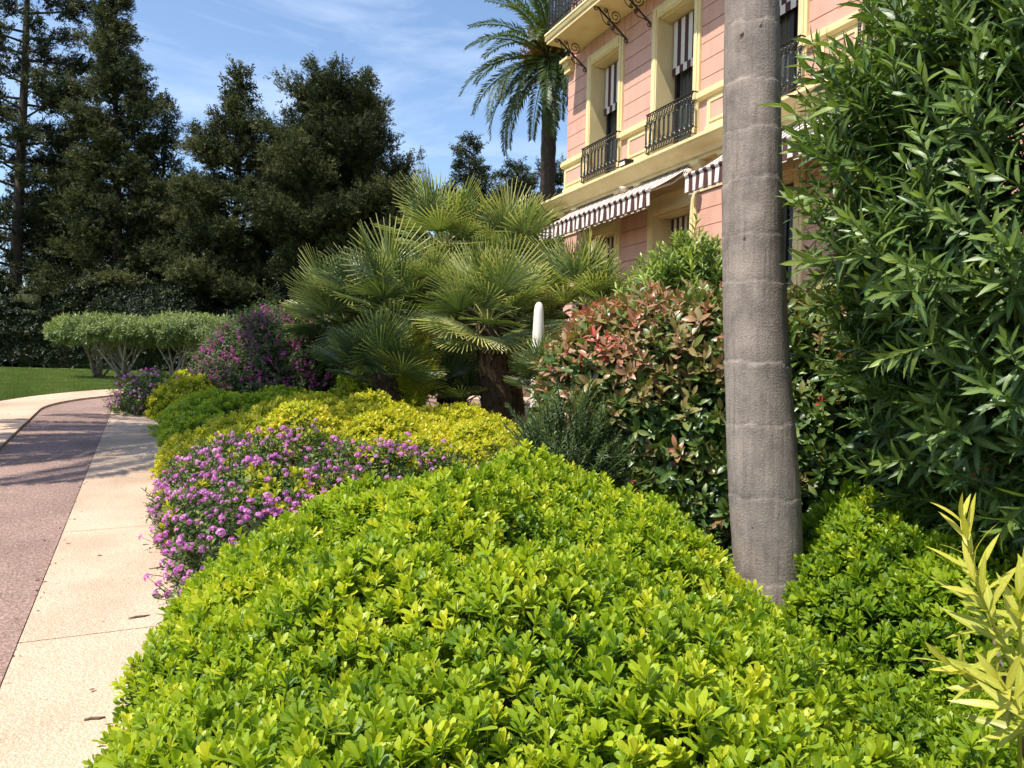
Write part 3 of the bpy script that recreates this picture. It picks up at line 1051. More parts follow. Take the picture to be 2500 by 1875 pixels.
def round_lamp(x, y, z, r, label):
    t = thing('wall_lamp', label, 'lamp', wl(x, y, z), villa.rotation_euler[2])
    a_ = Acc()
    an = np.linspace(0, 6.283, 15)
    a_.tube([(0, 0.12, 0), (0, .08, 0), (0, .02, 0), (0, -.03, 0)], [r * .5, r, r, r * .85], 14)
    a_.build('body', M['beigelamp'], t, True)
    b_ = Acc()
    for q in range(5):
        b_.tube([(r * .45 * math.cos(q * 1.26), -.028, r * .45 * math.sin(q * 1.26)), (r * .45 * math.cos(q * 1.26), -.036, r * .45 * math.sin(q * 1.26))], r * .16, 6)
    b_.build('lens', M['brown'], t)
    Acc().box(-.03, .03, .05, .30, -.02, .02).build('bracket', M['beigelamp'], t)
round_lamp(5.72, -.34, 5.62, .095, 'round beige spotlight under the cornice at the right end of the long awning')
round_lamp(3.45, -.42, 5.77, .07, 'small pale lamp half hidden above the long striped awning')

# ================================================================== PLANTS
# ---- leaf and sprig templates
def rosette(L, nl, seed, Wd=.36, n=3, lo=18, hi=74, stem=.03, peak=.66, fold=.22, curl=.12):
    r = np.random.default_rng(seed)
    ps = []
    for i in range(nl):
        f = i / max(1, nl - 1)            # 0 inner, 1 outer
        el = math.radians(hi + (lo - hi) * f + r.uniform(-10, 10))
        Lq = L * (.62 + .42 * f + r.uniform(-.12, .12))
        lf = leaf(Lq, Lq * Wd * r.uniform(.85, 1.15), n, fold + r.uniform(-.1, .1), curl * r.uniform(.2, 2.), peak, [(.30, .48), (.68, 1.), (.90, .80)] if n > 2 else [(.36, .58), (.80, 1.)] if n > 1 else [(.3, .6), (.8, 1.)])
        ps.append((lf, rot('Z', i * 2.39996 + r.uniform(-.3, .3)) @ rot('X', el), (0, 0, stem * (1 - f)), (.10 - .26 * f) + r.uniform(-.1, .1)))
    tv, tf = tube([(0, 0, -.07), (0, 0, stem)], .0022, 3, False)
    ps.append((Tpl(tv, tf, None, np.ones(len(tv))), np.eye(3), (0, 0, 0), -.15))
    return join(ps)
def whorl_shoot(L, nw, seed, Wd=.16, n=3, length=.32, per=3, lo=25, hi=72, fold=.18, curl=.16, top=.62):
    """oleander-like shoot: whorls of narrow leaves up a stem"""
    r = np.random.default_rng(seed)
    ps = []
    for i in range(nw):
        f = i / max(1, nw - 1)
        for j in range(per):
            el = math.radians(lo + (hi - lo) * f ** 1.2 + r.uniform(-14, 14))
            Lq = L * ((1.02 - (1 - top) * f) + r.uniform(-.16, .1))
            lf = leaf(Lq, L * Wd * r.uniform(.8, 1.15) * (1 - .25 * f), n, fold, curl * r.uniform(.1, 2.2), .45)
            ps.append((lf, rot('Z', j * 6.283 / per + i * .9 + r.uniform(-.35, .35)) @ rot('X', el), (0, 0, length * f), (f - .5) * .30 + r.uniform(-.13, .13)))
    tv, tf = tube([(0, 0, -length * .6), (0, 0, length)], [.006, .003], 4, False)
    ps.append((Tpl(tv, tf, None, np.ones(len(tv))), np.eye(3), (0, 0, 0), .1))
    return join(ps)

ROS = [rosette(.049 * (.85 + .07 * s), 9 + s % 4, s, .33 + .02 * (s % 3), 2, 22 + 5 * (s % 3), 84) for s in range(8)]
ROSN = [rosette(.042 * (.82 + .07 * s), 9 + s % 4, s, .34 + .02 * (s % 3), 3, 22 + 5 * (s % 3), 84) for s in range(8)]
ROSF = [rosette(.060, 7, 40 + s, n=1, Wd=.44) for s in range(5)]
UP = np.array([[0, 0, 1.]])

def mound(name, label, center, bound, height, mname='pit', dens=430, tpl=ROS, tint=.45, sprigs=0, seed=1, nexp=3.0, bumps=.055, bsc=.65, sc=1., group='pittosporum mounds of the bed', spread=.2, upw=.6, under=.12, bil=(.05, .24), res=(120, 48)):
    t = thing(name, label, 'shrub', (center[0], center[1], float(g(center[1]))), 0, group)
    V, Fc = dome(center, bound, height, nexp, bumps, bsc, seed, under=under, nt=res[0], nr=res[1])
    V0 = V
    V = billow(V, Fc, bil[0], bil[1], seed + 77)
    off = Vector(t.location)
    inv = -np.array(off)
    Ps, Ms, Ss, Ts = [], [], [], []
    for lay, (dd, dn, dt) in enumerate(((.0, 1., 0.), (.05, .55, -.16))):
        P, NN = scatter(V, Fc, dens * dn / sc ** 2)
        n = len(P)
        A = NN * .75 + UP * upw + jit(n, .26)
        P = P - NN * (dd + rng.uniform(-.015, .03, n))[:, None]
        P = P + UP * ((rng.random(n) < .035) * rng.uniform(.02, .06, n) * (dd == 0))[:, None]
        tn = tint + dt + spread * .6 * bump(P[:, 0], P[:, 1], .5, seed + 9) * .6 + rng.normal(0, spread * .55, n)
        s = sc * rng.uniform(.72, 1.22, n)
        vis = ((facing(P, NN) > -.3) & (P[:, 1] > .85)) | (rng.random(n) < .25)
        P, A, tn, s = P[vis], A[vis], tn[vis], s[vis]
        Mx = frames(A)
        Ps.append(P); Ms.append(Mx); Ss.append(s); Ts.append(np.clip(tn, .02, .98))
    P, Mx, s, tn = np.concatenate(Ps), np.concatenate(Ms), np.concatenate(Ss), np.concatenate(Ts)
    keep = np.ones(len(P), bool)
    if sprigs:
        front = np.zeros(len(P), bool)
        front[:len(Ps[0])] = True
        q = shows_largest(P, sprigs, s, front & (facing(P, Mx[:, :, 2]) > -.2))
        keep[q] = False
        part_sprigs('leaf_sprig', tpl, Mx[q], P[q], s[q], tn[q], M[mname], t)
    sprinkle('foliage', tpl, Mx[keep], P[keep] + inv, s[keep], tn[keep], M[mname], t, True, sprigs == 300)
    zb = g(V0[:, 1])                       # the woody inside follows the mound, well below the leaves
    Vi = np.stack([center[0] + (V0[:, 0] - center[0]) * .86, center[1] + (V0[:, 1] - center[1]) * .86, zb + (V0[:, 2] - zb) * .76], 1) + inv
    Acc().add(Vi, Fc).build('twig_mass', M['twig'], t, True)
    return t, V, Fc

# foreground mound
fgb = [(-.38, .55), (-.68, 1.2), (-.90, 1.9), (-1.08, 2.5), (-1.22, 3.05), (-1.25, 3.6), (-1.02, 4.2), (-.65, 4.68), (0, 4.9), (.5, 4.8), (.84, 4.3), (.90, 3.6), (.98, 2.9), (1.0, 2.2), (.98, 1.3), (.75, .6), (.2, .35)]
mound('pittosporum_mound', 'large bright green clipped mound filling the foreground below the palm trunk', (0, 2.7), fgb,
      lambda X, Y: .73 + .05 * np.exp(-((X - .2) ** 2 + (Y - 4.0) ** 2) / 1.2) - .10 * np.exp(-((X - 1.0) ** 2 + (Y - 3.0) ** 2) / .25) - .13 * np.exp(-((X + .62 + .5 * (Y - 3.2)) ** 2) / .012 - ((Y - 3.2) ** 2) / .16),
      'pit', 820, ROSN, .58, 300, 3, 2.7, .07, .75, spread=.30, upw=.85, bil=(.085, .24), res=(200, 84))
# right-hand mound in half shade
mound('pittosporum_mound', 'dark green leafy mound in half shade just right of the palm trunk', (1.85, 3.75),
      [(1.36, 3.2), (1.42, 3.9), (1.5, 4.5), (1.95, 4.8), (2.6, 4.6), (2.7, 3.7), (2.2, 3.0), (1.6, 2.75)], .62, 'pit', 620, ROS, .42, 200, 8, 2.4, .06, .5)
mound('pittosporum_mound', 'small light green mound at the lower right in front of the shaded mound', (1.32, 2.5),
      [(1.10, 2.2), (1.08, 3.0), (1.25, 3.5), (1.6, 3.1), (1.62, 2.5), (1.35, 2.1)], .25, 'pit', 700, ROS, .42, 120, 18, 2.4, .05, .4)
# mounds along the drive, receding
mound('pittosporum_mound', 'golden yellow-green mound behind the lilac flowers', (-1.6, 8.2),
      [(-2.72, 6.7), (-3.12, 7.6), (-3.3, 8.3), (-2.9, 8.9), (-2.0, 9.5), (-.6, 9.5), (.15, 8.8), (.25, 7.6), (-.4, 6.9), (-1.6, 6.5)],
      lambda X, Y: .46 + .05 * np.sin(X * 3.1 + 1) + .04 * np.sin(Y * 3.7), 'pity', 400, ROSF, .70, 0, 11, 2.5, .075, .7, .85, bil=(.09, .34))
mound('pittosporum_mound', 'low clipped green mound with palm shade across it beside the path', (-3.0, 9.9),
      [(-3.35, 8.3), (-3.8, 9.1), (-4.2, 10.0), (-4.35, 10.5), (-3.6, 11.1), (-2.3, 11.1), (-1.6, 10.5), (-1.7, 9.8), (-2.6, 9.0)], .38, 'pit', 330, ROSF, .66, 0, 13, 2.8, .05, .8, .95)
mound('pittosporum_mound', 'farthest yellow-green mound where the path bends, left of the magenta bush', (-4.5, 11.5),
      [(-4.4, 10.5), (-4.85, 11.1), (-5.1, 11.8), (-4.85, 12.4), (-4.2, 12.5), (-3.7, 11.9), (-3.8, 11.0)], .43, 'pity', 330, ROSF, .66, 0, 15, 2.6, .05, .6, .95)
mound('pittosporum_mound', 'small yellow-green bush under the left fan palm trunk', (-1.75, 10.35),
      [(-2.3, 10.2), (-2.1, 10.8), (-1.6, 10.9), (-1.25, 10.5), (-1.3, 10.0), (-1.9, 9.8)], .72, 'pity', 300, ROSF, .52, 0, 17, 2.3, .08, .4, .95)
mound('pittosporum_mound', 'low green shrubs at the back edge of the foreground mound', (.55, 5.35),
      [(-.1, 5.1), (.1, 5.7), (.6, 5.9), (1.2, 5.6), (1.3, 5.1), (.8, 4.8), (.2, 4.85)], .62, 'pit', 480, ROS, .45, 60, 19, 2.3, .09, .35)

# lantana ------------------------------------------------------------
def flower_head(seed, r=.016, nf=13):
    rr_ = np.random.default_rng(seed)
    ps = []
    ds = Tpl([(math.cos(q * 1.2566) * .42, math.sin(q * 1.2566) * .42, .05 * (q % 2)) for q in range(5)] + [(0, 0, -.1)], [(q, (q + 1) % 5, 5) for q in range(5)])
    for i in range(nf):
        z = 1 - i / nf * 1.1
        an = i * 2.4
        rad = math.sqrt(max(0, 1 - z * z))
        d = np.array([rad * math.cos(an), rad * math.sin(an), z * .75])
        Mx = frames(d[None], np.array([rr_.uniform(0, 6)]))[0]
        ps.append((ds, Mx * r, d * r, rr_.uniform(-.25, .25)))
    return join(ps)
FH = [flower_head(s) for s in range(5)]
small_leaf = lambda L, Wd, s: leaf(L, L * Wd, 1, .2, .2, .42)
LSP = [join([(small_leaf(.028 * random.uniform(.7, 1.2), .55, 0), rot('Z', i * 1.75 + s) @ rot('X', random.uniform(-.2, .9)), (0, 0, .012 * i), random.uniform(-.25, .25)) for i in range(7)]
            + [(Tpl(*tube([(0, 0, -.05), (0, 0, .09)], .0018, 3, False)), np.eye(3), (0, 0, 0), -.2)]) for s in range(4)]
def lantana(label, center, bound, height, nfl, parts, seed, leafd=420, mix=True, fsc=1.):
    t = thing('lantana_shrub', label, 'shrub', (center[0], center[1], float(g(center[1]))), 0, 'lantanas beside the path')
    inv = -np.array(t.location)
    V, Fc = dome(center, bound, height, 2.4, .08, .6, seed, under=.15)
    V = billow(V, Fc, .09, .3, seed + 70)
    P, NN = scatter(V, Fc, leafd)
    n = len(P)
    sprinkle('foliage', LSP, frames(NN + UP * .4 + jit(n, .5)), P + NN * rng.uniform(-.06, .05, n)[:, None] + inv, rng.uniform(.8, 1.5, n), np.clip(.42 + rng.normal(0, .2, n), 0, 1), M['lant'], t)
    if mix:                                # golden hedge shoots pushing through
        P2, N2 = scatter(V, Fc, 170)
        b = bump(P2[:, 0], P2[:, 1], .8, seed + 2)
        q = b > -.05
        P2, N2 = P2[q], N2[q]
        sprinkle('golden_shoots', ROSF, frames(N2 + UP * .6 + jit(len(P2), .3)), P2 + inv + N2 * .01, rng.uniform(.7, 1.15, len(P2)), np.clip(.55 + rng.normal(0, .15, len(P2)), 0, 1), M['pity'], t)
    P, NN = scatter(V, Fc, 400)
    w = np.exp(1.5 * bump(P[:, 0] * 1.0, P[:, 1] + P[:, 2], .45, seed + 3)) * np.where(facing(P, NN) > -.1, 1, .35)
    if seed == 21:
        w = w * np.clip(1.5 - .75 * (P[:, 0] + 2.0), .10, 2.2)
    q = rng.choice(len(P), min(nfl, len(P) - 1), False, p=w / w.sum())
    P, NN = P[q], NN[q]
    hgt = rng.uniform(.03, .10, len(P)) + (rng.random(len(P)) < .12) * rng.uniform(.03, .10, len(P))
    A = NN * .8 + UP * .55 + jit(len(P), .25)
    A /= np.linalg.norm(A, axis=1)[:, None]
    Pf = P + A * hgt[:, None]
    sta = Acc()
    for i in range(len(P)):
        sta.tube([P[i] - A[i] * .05 + inv, Pf[i] + inv], .0016, 3, 0, .3, False)
    sta.build('flower_stalks', M['lant'], t, False, 'stuff')
    Mx = frames(A + jit(len(P), .2))
    sc = fsc * rng.uniform(.55, 1.45, len(P))
    tn = np.clip(.5 + rng.normal(0, .2, len(P)), 0, 1)
    sel = shows_largest(Pf, parts, sc, facing(P, NN) > -.3)
    rest = np.ones(len(P), bool)
    rest[sel] = False
    part_sprigs('flower_head', FH, Mx[sel], Pf[sel], sc[sel], tn[sel], M['lflower'], t)
    if rest.any():
        sprinkle('flower_heads', FH, Mx[rest], Pf[rest] + inv, sc[rest], tn[rest], M['lflower'], t)
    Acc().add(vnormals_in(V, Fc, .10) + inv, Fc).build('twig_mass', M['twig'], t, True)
    return t
lantana('lilac flowering lantana spilling onto the path behind the foreground mound', (-1.5, 5.8),
        [(-1.45, 4.05), (-1.78, 4.7), (-2.15, 5.5), (-2.5, 6.25), (-2.72, 6.85), (-2.0, 6.85), (-1.0, 6.75), (-.1, 6.6), (.15, 6.2), (-.25, 5.6), (-.8, 5.1), (-1.15, 4.5)], lambda X, Y: .46 - .05 * np.clip(X + 1.8, 0, 2), 1050, 300, 21, fsc=1.08)
lantana('small pale lilac lantana at the far end of the path edge', (-5.05, 11.35),
        [(-5.25, 10.95), (-5.38, 11.4), (-5.3, 11.9), (-4.9, 11.9), (-4.7, 11.4), (-4.8, 10.95)], .40, 190, 190, 23, 420, False)

# polygala -----------------------------------------------------------
def polygala():
    c = at(682, 880, 12.2)
    cx, cy = c[0], c[1]
    t = thing('polygala_bush', 'large rounded bush covered in magenta flowers beside the fan palms', 'shrub', (cx, cy, float(g(cy))))
    inv = -np.array(t.location)
    th = np.linspace(0, 6.283, 20, endpoint=False)
    bd = [(cx + 1.16 * math.cos(a) * (1 + .07 * math.sin(3 * a)), cy + .95 * math.sin(a)) for a in th]
    V, Fc = dome((cx, cy), bd, 1.32, 2.25, .07, .7, 31, under=.2)
    V = billow(V, Fc, .12, .4, 99)
    LP = [join([(leaf(.045, .013, 1, .2, .1, .5), rot('Z', i * 2.4 + s) @ rot('X', random.uniform(.1, 1.1)), (0, 0, .016 * i), random.uniform(-.3, .3)) for i in range(11)]) for s in range(4)]
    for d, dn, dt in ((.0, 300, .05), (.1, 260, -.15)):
        P, NN = scatter(V, Fc, dn)
        n = len(P)
        sprinkle('foliage', LP, frames(NN + UP * .5 + jit(n, .45)), P - NN * (d + rng.uniform(-.04, .08, n))[:, None] + inv, rng.uniform(.9, 1.6, n), np.clip(.45 + dt + rng.normal(0, .18, n), 0, 1), M['pgleaf'], t)
    P, NN = scatter(V, Fc, 600)
    w = np.exp(.9 * bump(P[:, 0] * 1.2, P[:, 1] + P[:, 2] * 1.3, .5, 35))
    q = rng.choice(len(P), 2100, False, p=w / w.sum())
    P, NN = P[q], NN[q]
    FS = [join([(FH[s], np.eye(3) * .8, (random.uniform(-.012, .012), random.uniform(-.012, .012), .022 * i), random.uniform(-.2, .2)) for i in range(3)]) for s in range(4)]
    Mx = frames(NN + UP * .8 + jit(len(P), .35))
    Pf = P + NN * rng.uniform(.0, .10, len(P))[:, None]
    sc = rng.uniform(.9, 1.5, len(P))
    tn = np.clip(.5 + rng.normal(0, .22, len(P)), 0, 1)
    sel = shows_largest(Pf, 300, sc, facing(P, NN) > 0)
    rest = np.ones(len(P), bool)
    rest[sel] = False
    part_sprigs('flower_spike', FS, Mx[sel], Pf[sel], sc[sel], tn[sel], M['pgflower'], t)
    sprinkle('flower_spikes', FS, Mx[rest], Pf[rest] + inv, sc[rest], tn[rest], M['pgflower'], t)
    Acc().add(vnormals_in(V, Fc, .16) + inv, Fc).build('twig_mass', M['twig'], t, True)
polygala()

# photinia -----------------------------------------------------------
def photinia():
    cx, cy = 1.55, 5.75
    t = thing('photinia_hedge', 'dense glossy photinia hedge with coppery red young leaves behind the palm trunk', 'hedge', (cx, cy, float(g(cy))))
    inv = -np.array(t.location)
    bd = [(.26, 5.25), (.24, 5.8), (.35, 6.4), (1.2, 6.7), (2.4, 6.6), (3.3, 6.2), (3.6, 5.4), (3.2, 4.75), (2.4, 4.7), (1.7, 4.85), (1.0, 5.0), (.5, 5.05)]
    V, Fc = dome((cx, cy), bd, lambda X, Y: 1.62 + .03 * (X - .3), 4.2, .06, .6, 41, under=.1)
    SPR = []
    for s in range(7):
        r = np.random.default_rng(60 + s)
        ps = []
        for i in range(8):
            f = i / 7
            Lq = .100 * (1.05 - .35 * f) * r.uniform(.8, 1.1)
            ps.append((leaf(Lq, Lq * r.uniform(.36, .44), 3, .3, .18 * r.uniform(.2, 2), .52), rot('Z', i * 2.4 + r.uniform(-.3, .3)) @ rot('X', math.radians(8 + 60 * f + r.uniform(-18, 18))), (0, 0, .10 * f - .04), r.uniform(-.07, .07) + .05 * f))
        tv, tf = tube([(0, 0, -.12), (0, 0, .06)], .0025, 4, False)
        ps.append((Tpl(tv, tf), np.eye(3), (0, 0, 0), .2))
        SPR.append(join(ps))
    Ps, Ms, Ss, Ts = [], [], [], []
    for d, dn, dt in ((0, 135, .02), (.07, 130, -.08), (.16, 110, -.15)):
        P, NN = scatter(V, Fc, dn)
        n = len(P)
        A = NN * .9 + UP * .45 + jit(n, .35)
        hz = (P[:, 2] - g(P[:, 1])) / 1.7
        left = np.clip((1.5 - P[:, 0]) / 1.2, 0, 1)
        red = np.clip((hz - .55) / .4, 0, 1) * (.28 + .8 * left) + .55 * left * np.clip(bump(P[:, 0] * 1.3, P[:, 2] * 1.3, .5, 44) - .25, 0, 1)
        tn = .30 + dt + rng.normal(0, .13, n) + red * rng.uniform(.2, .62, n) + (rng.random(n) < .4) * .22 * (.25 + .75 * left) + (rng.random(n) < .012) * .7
        Ps.append(P - NN * (d + rng.uniform(-.05, .03, n))[:, None]); Ms.append(frames(A)); Ss.append(rng.uniform(.8, 1.2, n)); Ts.append(np.clip(tn, .01, .99))
    n0 = len(Ps[0])
    P, Mx, sc, tn = map(np.concatenate, (Ps, Ms, Ss, Ts))
    # a few red young shoots low on the left corner
    sel = shows_largest(P[:n0], 300, sc[:n0], facing(P[:n0], Mx[:n0, :, 2]) > .1)
    rest = np.ones(len(P), bool)
    rest[sel] = False
    part_sprigs('leaf_sprig', SPR, Mx[sel], P[sel], sc[sel], tn[sel], M['photo'], t, 7)
    sprinkle('foliage', SPR, Mx[rest], P[rest] + inv, sc[rest], tn[rest], M['photo'], t)
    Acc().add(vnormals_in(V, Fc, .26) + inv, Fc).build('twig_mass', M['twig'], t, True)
photinia()

# oleanders ----------------------------------------------------------
OLE = [whorl_shoot(.135, 7, 70 + s, .19, 3, .25, 3, 5 + 6 * (s % 3), 70, .18, .22) for s in range(8)]
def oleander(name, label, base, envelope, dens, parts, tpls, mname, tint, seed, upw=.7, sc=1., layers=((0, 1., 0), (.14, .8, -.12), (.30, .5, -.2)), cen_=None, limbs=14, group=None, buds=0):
    bx, by, bz = base
    t = thing(name, label, 'shrub', base, 0, group)
    inv = -np.array(base, float)
    V, Fc = envelope
    c = V.mean(0) if cen_ is None else np.array(cen_)
    Ps, Ms, Ss, Ts = [], [], [], []
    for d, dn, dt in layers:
        P, NN = scatter(V, Fc, dens * dn)
        n = len(P)
        out = P - c
        out /= np.linalg.norm(out, axis=1)[:, None]
        A = NN * .5 + out * .5 + UP * upw + jit(n, .32)
        P = P - NN * (d + rng.uniform(-.10, .10, n))[:, None] - UP * .05
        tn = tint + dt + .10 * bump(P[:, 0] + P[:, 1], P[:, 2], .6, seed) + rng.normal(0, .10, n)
        Ps.append(P); Ms.append(frames(A)); Ss.append(sc * rng.uniform(.75, 1.2, n)); Ts.append(np.clip(tn, .02, .98))
    P, Mx, s, tn = map(np.concatenate, (Ps, Ms, Ss, Ts))
    ok = P[:, 2] > g(P[:, 1]) + .12
    P, Mx, s, tn = P[ok], Mx[ok], s[ok], tn[ok]
    rest = np.ones(len(P), bool)
    if parts:
        sel = shows_largest(P, parts, s, (facing(P, Mx[:, :, 2]) > -.3))
        rest[sel] = False
        part_sprigs('leafy_shoot', tpls, Mx[sel], P[sel], s[sel], tn[sel], M[mname], t, 5)
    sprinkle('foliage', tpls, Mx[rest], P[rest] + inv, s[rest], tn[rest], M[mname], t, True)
    r = np.random.default_rng(seed)
    for i in range(limbs):
        e = P[r.integers(0, len(P))] + inv
        an = r.uniform(0, 6.28)
        p0 = np.array([.12 * math.cos(an), .12 * math.sin(an), -.05])
        mid = p0 * .5 + e * .4 + np.array([0, 0, .25 * e[2]])
        b_ = Acc().tube([p0, p0 * .6 + mid * .4 + r.normal(0, .03, 3), mid, mid * .45 + e * .55 + r.normal(0, .03, 3), e], [.022, .018, .014, .010, .005], 5)
        b_.build('branch', M['stem'], t, True)
    if buds:
        q = r.choice(len(P), buds, False)
        BD = join([(leaf(.035, .010, 1, .1, .1, .6), rot('Z', i * 2.4) @ rot('X', r.uniform(.4, 1.4)), (0, 0, .01 * i), r.uniform(-.3, .3)) for i in range(9)])
        sprinkle('buds', [BD], Mx[q], P[q] + Mx[q, :, 2] * .26 + inv, r.uniform(.6, 1.2, buds), .5, M['olered'], t)
    return t
def ball(c, r, seed, nt=40, nr=26, amp=.14, sc=.9, zcut=None, taper=0.):
    th = np.linspace(0, 2 * np.pi, nt, endpoint=False)
    ph = np.linspace(.02, np.pi - .02, nr)
    Pn, Tn = np.meshgrid(ph, th, indexing='ij')
    d = np.stack([np.sin(Pn) * np.cos(Tn), np.sin(Pn) * np.sin(Tn), np.cos(Pn)], 2)
    w = 1 + amp * (bump(d[..., 0] * 1.3 + d[..., 2], d[..., 1] * 1.3 - d[..., 2] * .6, sc, seed))
    V = d * w[..., None]
    V[..., :2] *= (1 + taper * V[..., 2:3])
    V = V * np.array(r) + np.array(c)
    V = V.reshape(-1, 3)
    Fc = []
    for i in range(nr - 1):
        for j in range(nt):
            a, b_, c_, d_ = i * nt + j, i * nt + (j + 1) % nt, (i + 1) * nt + (j + 1) % nt, (i + 1) * nt + j
            Fc += [(a, d_, c_), (a, c_, b_)]
    return V, np.array(Fc)
oleander('oleander_bush', 'tall dark green oleander with long narrow leaves at the right edge', (2.7, 3.4, float(g(3.4))),
         ball((2.72, 3.42, 2.48), (1.22, .95, 1.55), 51, amp=.09), 56, 300, OLE, 'ole', .50, 51, .42, 1.08, cen_=(2.7, 3.4, 1.5), limbs=16, buds=26)
oleander('oleander_bush', 'lighter green oleander top between the photinia hedge and the villa doors', (1.85, 8.2, float(g(8.2))),
         ball((1.80, 8.0, 1.75), (.66, .55, 1.1), 53, amp=.10), 80, 0, OLE, 'ole', .82, 53, .8, 1., limbs=8)
OLY = [whorl_shoot(.17, 7, 90 + s, .15, 4, .30, 3, 15, 72, .2, .12, .6) for s in range(3)]
def yellow_shoot():
    b = np.array([1.32, 1.95, float(g(1.95))])
    t = thing('oleander_shoot', 'yellow-leaved young oleander shoot at the lower right edge', 'shrub', b)
    Ps, As = [], []
    for (px, py, Y, ax) in ((2395, 1440, 1.95, (-.35, -.1, 1)), (2440, 1560, 1.85, (-.5, -.3, .8)), (2490, 1640, 1.8, (-.15, -.2, 1)), (2500, 1750, 1.75, (-.5, -.4, .5)), (2560, 1500, 2.0, (.3, 0, 1)), (2470, 1700, 1.9, (-.8, -.1, .4)), (2520, 1600, 1.95, (.1, .3, 1))):
        p = at(px, py, Y)
        Ps.append(p - np.array(ax) / np.linalg.norm(ax) * .1)
        As.append(ax)
        st = Acc().tube([np.array([random.uniform(-.03, .03), random.uniform(-.03, .03), -.03]), (p - b) * .5 + np.array([.04, 0, .02]), Ps[-1] - b], [.008, .007, .005], 5)
        st.build('stem', M['stem'], t, True)
    Ps, As = np.array(Ps), np.array(As, float)
    part_sprigs('leafy_shoot', OLY, frames(As), Ps, .9, np.array([.62, .55, .5, .6, .4, .55, .45]), M['oley'], t)
yellow_shoot()

# narrow-leaved shrub in front of the photinia
NAR = [whorl_shoot(.05, 12, 110 + s, .13, 1, .16, 3, 15, 70) for s in range(4)]
c_ = at(1395, 1060, 5.0)
oleander('narrow_leaved_shrub', 'grey-green fine-leaved shrub at the left foot of the photinia hedge', (c_[0], c_[1], float(g(c_[1]))),
         ball((c_[0] - .02, c_[1], .98), (.30, .24, .44), 57, amp=.18), 230, 0, NAR, 'narrow', .42, 57, .7, 1., ((0, 1., 0), (.08, .8, -.1)), limbs=10)
c_ = at(1010, 880, 10.2)
oleander('yellow_sprig_shrub', 'slim yellow-green shrub standing between the fan palm trunks', (c_[0], c_[1], float(g(c_[1]))),
         ball((c_[0], c_[1], 1.62), (.15, .15, .5), 59, amp=.2), 300, 0, NAR, 'pity', .55, 59, .9, 1.1, ((0, 1., 0), (.05, .8, -.1)), limbs=5)

# clipped oleanders on the lawn ---------------------------------------
OLP = [whorl_shoot(.13, 5, 130 + s, .2, 1, .18, 3, 10, 70) for s in range(5)]
def mushroom(label, stems, crown, rx, ry, zc0, zc1, seed):
    bx, by = np.mean([s_[0] for s_ in stems]), np.mean([s_[1] for s_ in stems])
    t = thing('clipped_oleander', label, 'shrub', (bx, by, float(g(by))), 0, 'clipped oleanders on the lawn')
    inv = -np.array(t.location)
    r = np.random.default_rng(seed)
    cx, cy = crown
    th = np.linspace(0, 2 * np.pi, 56, endpoint=False)
    ph = np.linspace(.02, np.pi - .05, 24)
    Pn, Tn = np.meshgrid(ph, th, indexing='ij')
    rho = np.sin(Pn) ** .62
    zz = np.sign(np.cos(Pn)) * np.abs(np.cos(Pn)) ** .75
    w = 1 + .05 * bump(np.cos(Tn) * 2, np.sin(Tn) * 2 + zz, .9, seed)
    zm = zc0 + (zc1 - zc0) * .42
    Z = np.where(zz > 0, zm + zz * (zc1 - zm), zm + zz * (zm - zc0))
    V = np.stack([cx + rx * rho * w * np.cos(Tn), cy + ry * rho * w * np.sin(Tn), Z], 2).reshape(-1, 3)
    nt, nr = 56, 24
    Fc = []
    for i in range(nr - 1):
        for j in range(nt):
            a, b_, c2, d_ = i * nt + j, i * nt + (j + 1) % nt, (i + 1) * nt + (j + 1) % nt, (i + 1) * nt + j
            Fc += [(a, d_, c2), (a, c2, b_)]
    Fc = np.array(Fc)
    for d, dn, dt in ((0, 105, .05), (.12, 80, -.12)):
        P, NN = scatter(V, Fc, dn)
        n = len(P)
        lowf = NN[:, 2] < -.2
        kp = ~lowf | (rng.random(n) < .35)
        P, NN = P[kp], NN[kp]
        n = len(P)
        sprinkle('crown', OLP, frames(NN * .8 + UP * .55 + jit(n, .35)), P - NN * (d + .08 + rng.uniform(-.05, .05, n))[:, None] + inv, rng.uniform(.8, 1.2, n), np.clip(.5 + dt + rng.normal(0, .16, n), 0, 1), M['olepale'], t)
    for (sx, sy) in stems:
        for i in range(9):
            an = r.uniform(0, 6.28)
            rd = r.uniform(.25, .95)
            ex, ey = cx + rx * rd * math.cos(an), cy + ry * rd * math.sin(an)
            ex, ey = ex * .8 + sx * .2, ey * .8 + sy * .2
            p0 = np.array([sx + r.normal(0, .06), sy + r.normal(0, .06), float(g(sy)) - .04])
            p3 = np.array([ex, ey, zm + r.uniform(-.05, .1)])
            p1 = p0 * .7 + p3 * .3 + np.array([r.normal(0, .05), r.normal(0, .05), .06])
            p2 = p0 * .35 + p3 * .65 + np.array([r.normal(0, .05), r.normal(0, .05), .03])
            Acc().tube(np.array([p0, p1, p2, p3]) + inv, [.033, .027, .02, .013], 5).build('stem', M['paleb'], t, True)
            if r.random() < .7:
                p4 = p3 + np.array([r.normal(0, .25), r.normal(0, .25), .12])
                Acc().tube(np.array([p1, (p1 + p4) / 2 + r.normal(0, .04, 3), p4]) + inv, [.022, .015, .009], 4).build('stem', M['paleb'], t, True)
def gnd(px, py):
    d = ray(px, py)
    lo, hi = .5, 60
    for i in range(50):
        m_ = (lo + hi) / 2
        if EYE + d[2] * m_ > float(g(m_)):
            lo = m_
        else:
            hi = m_
    return d * lo + [0, 0, EYE]
YO = 19.0
sA, sB, sC = at(240, 915, YO + .6), at(305, 930, YO), at(432, 930, YO)
cA, cB = at(266, 805, YO + .2), at(472, 805, YO)
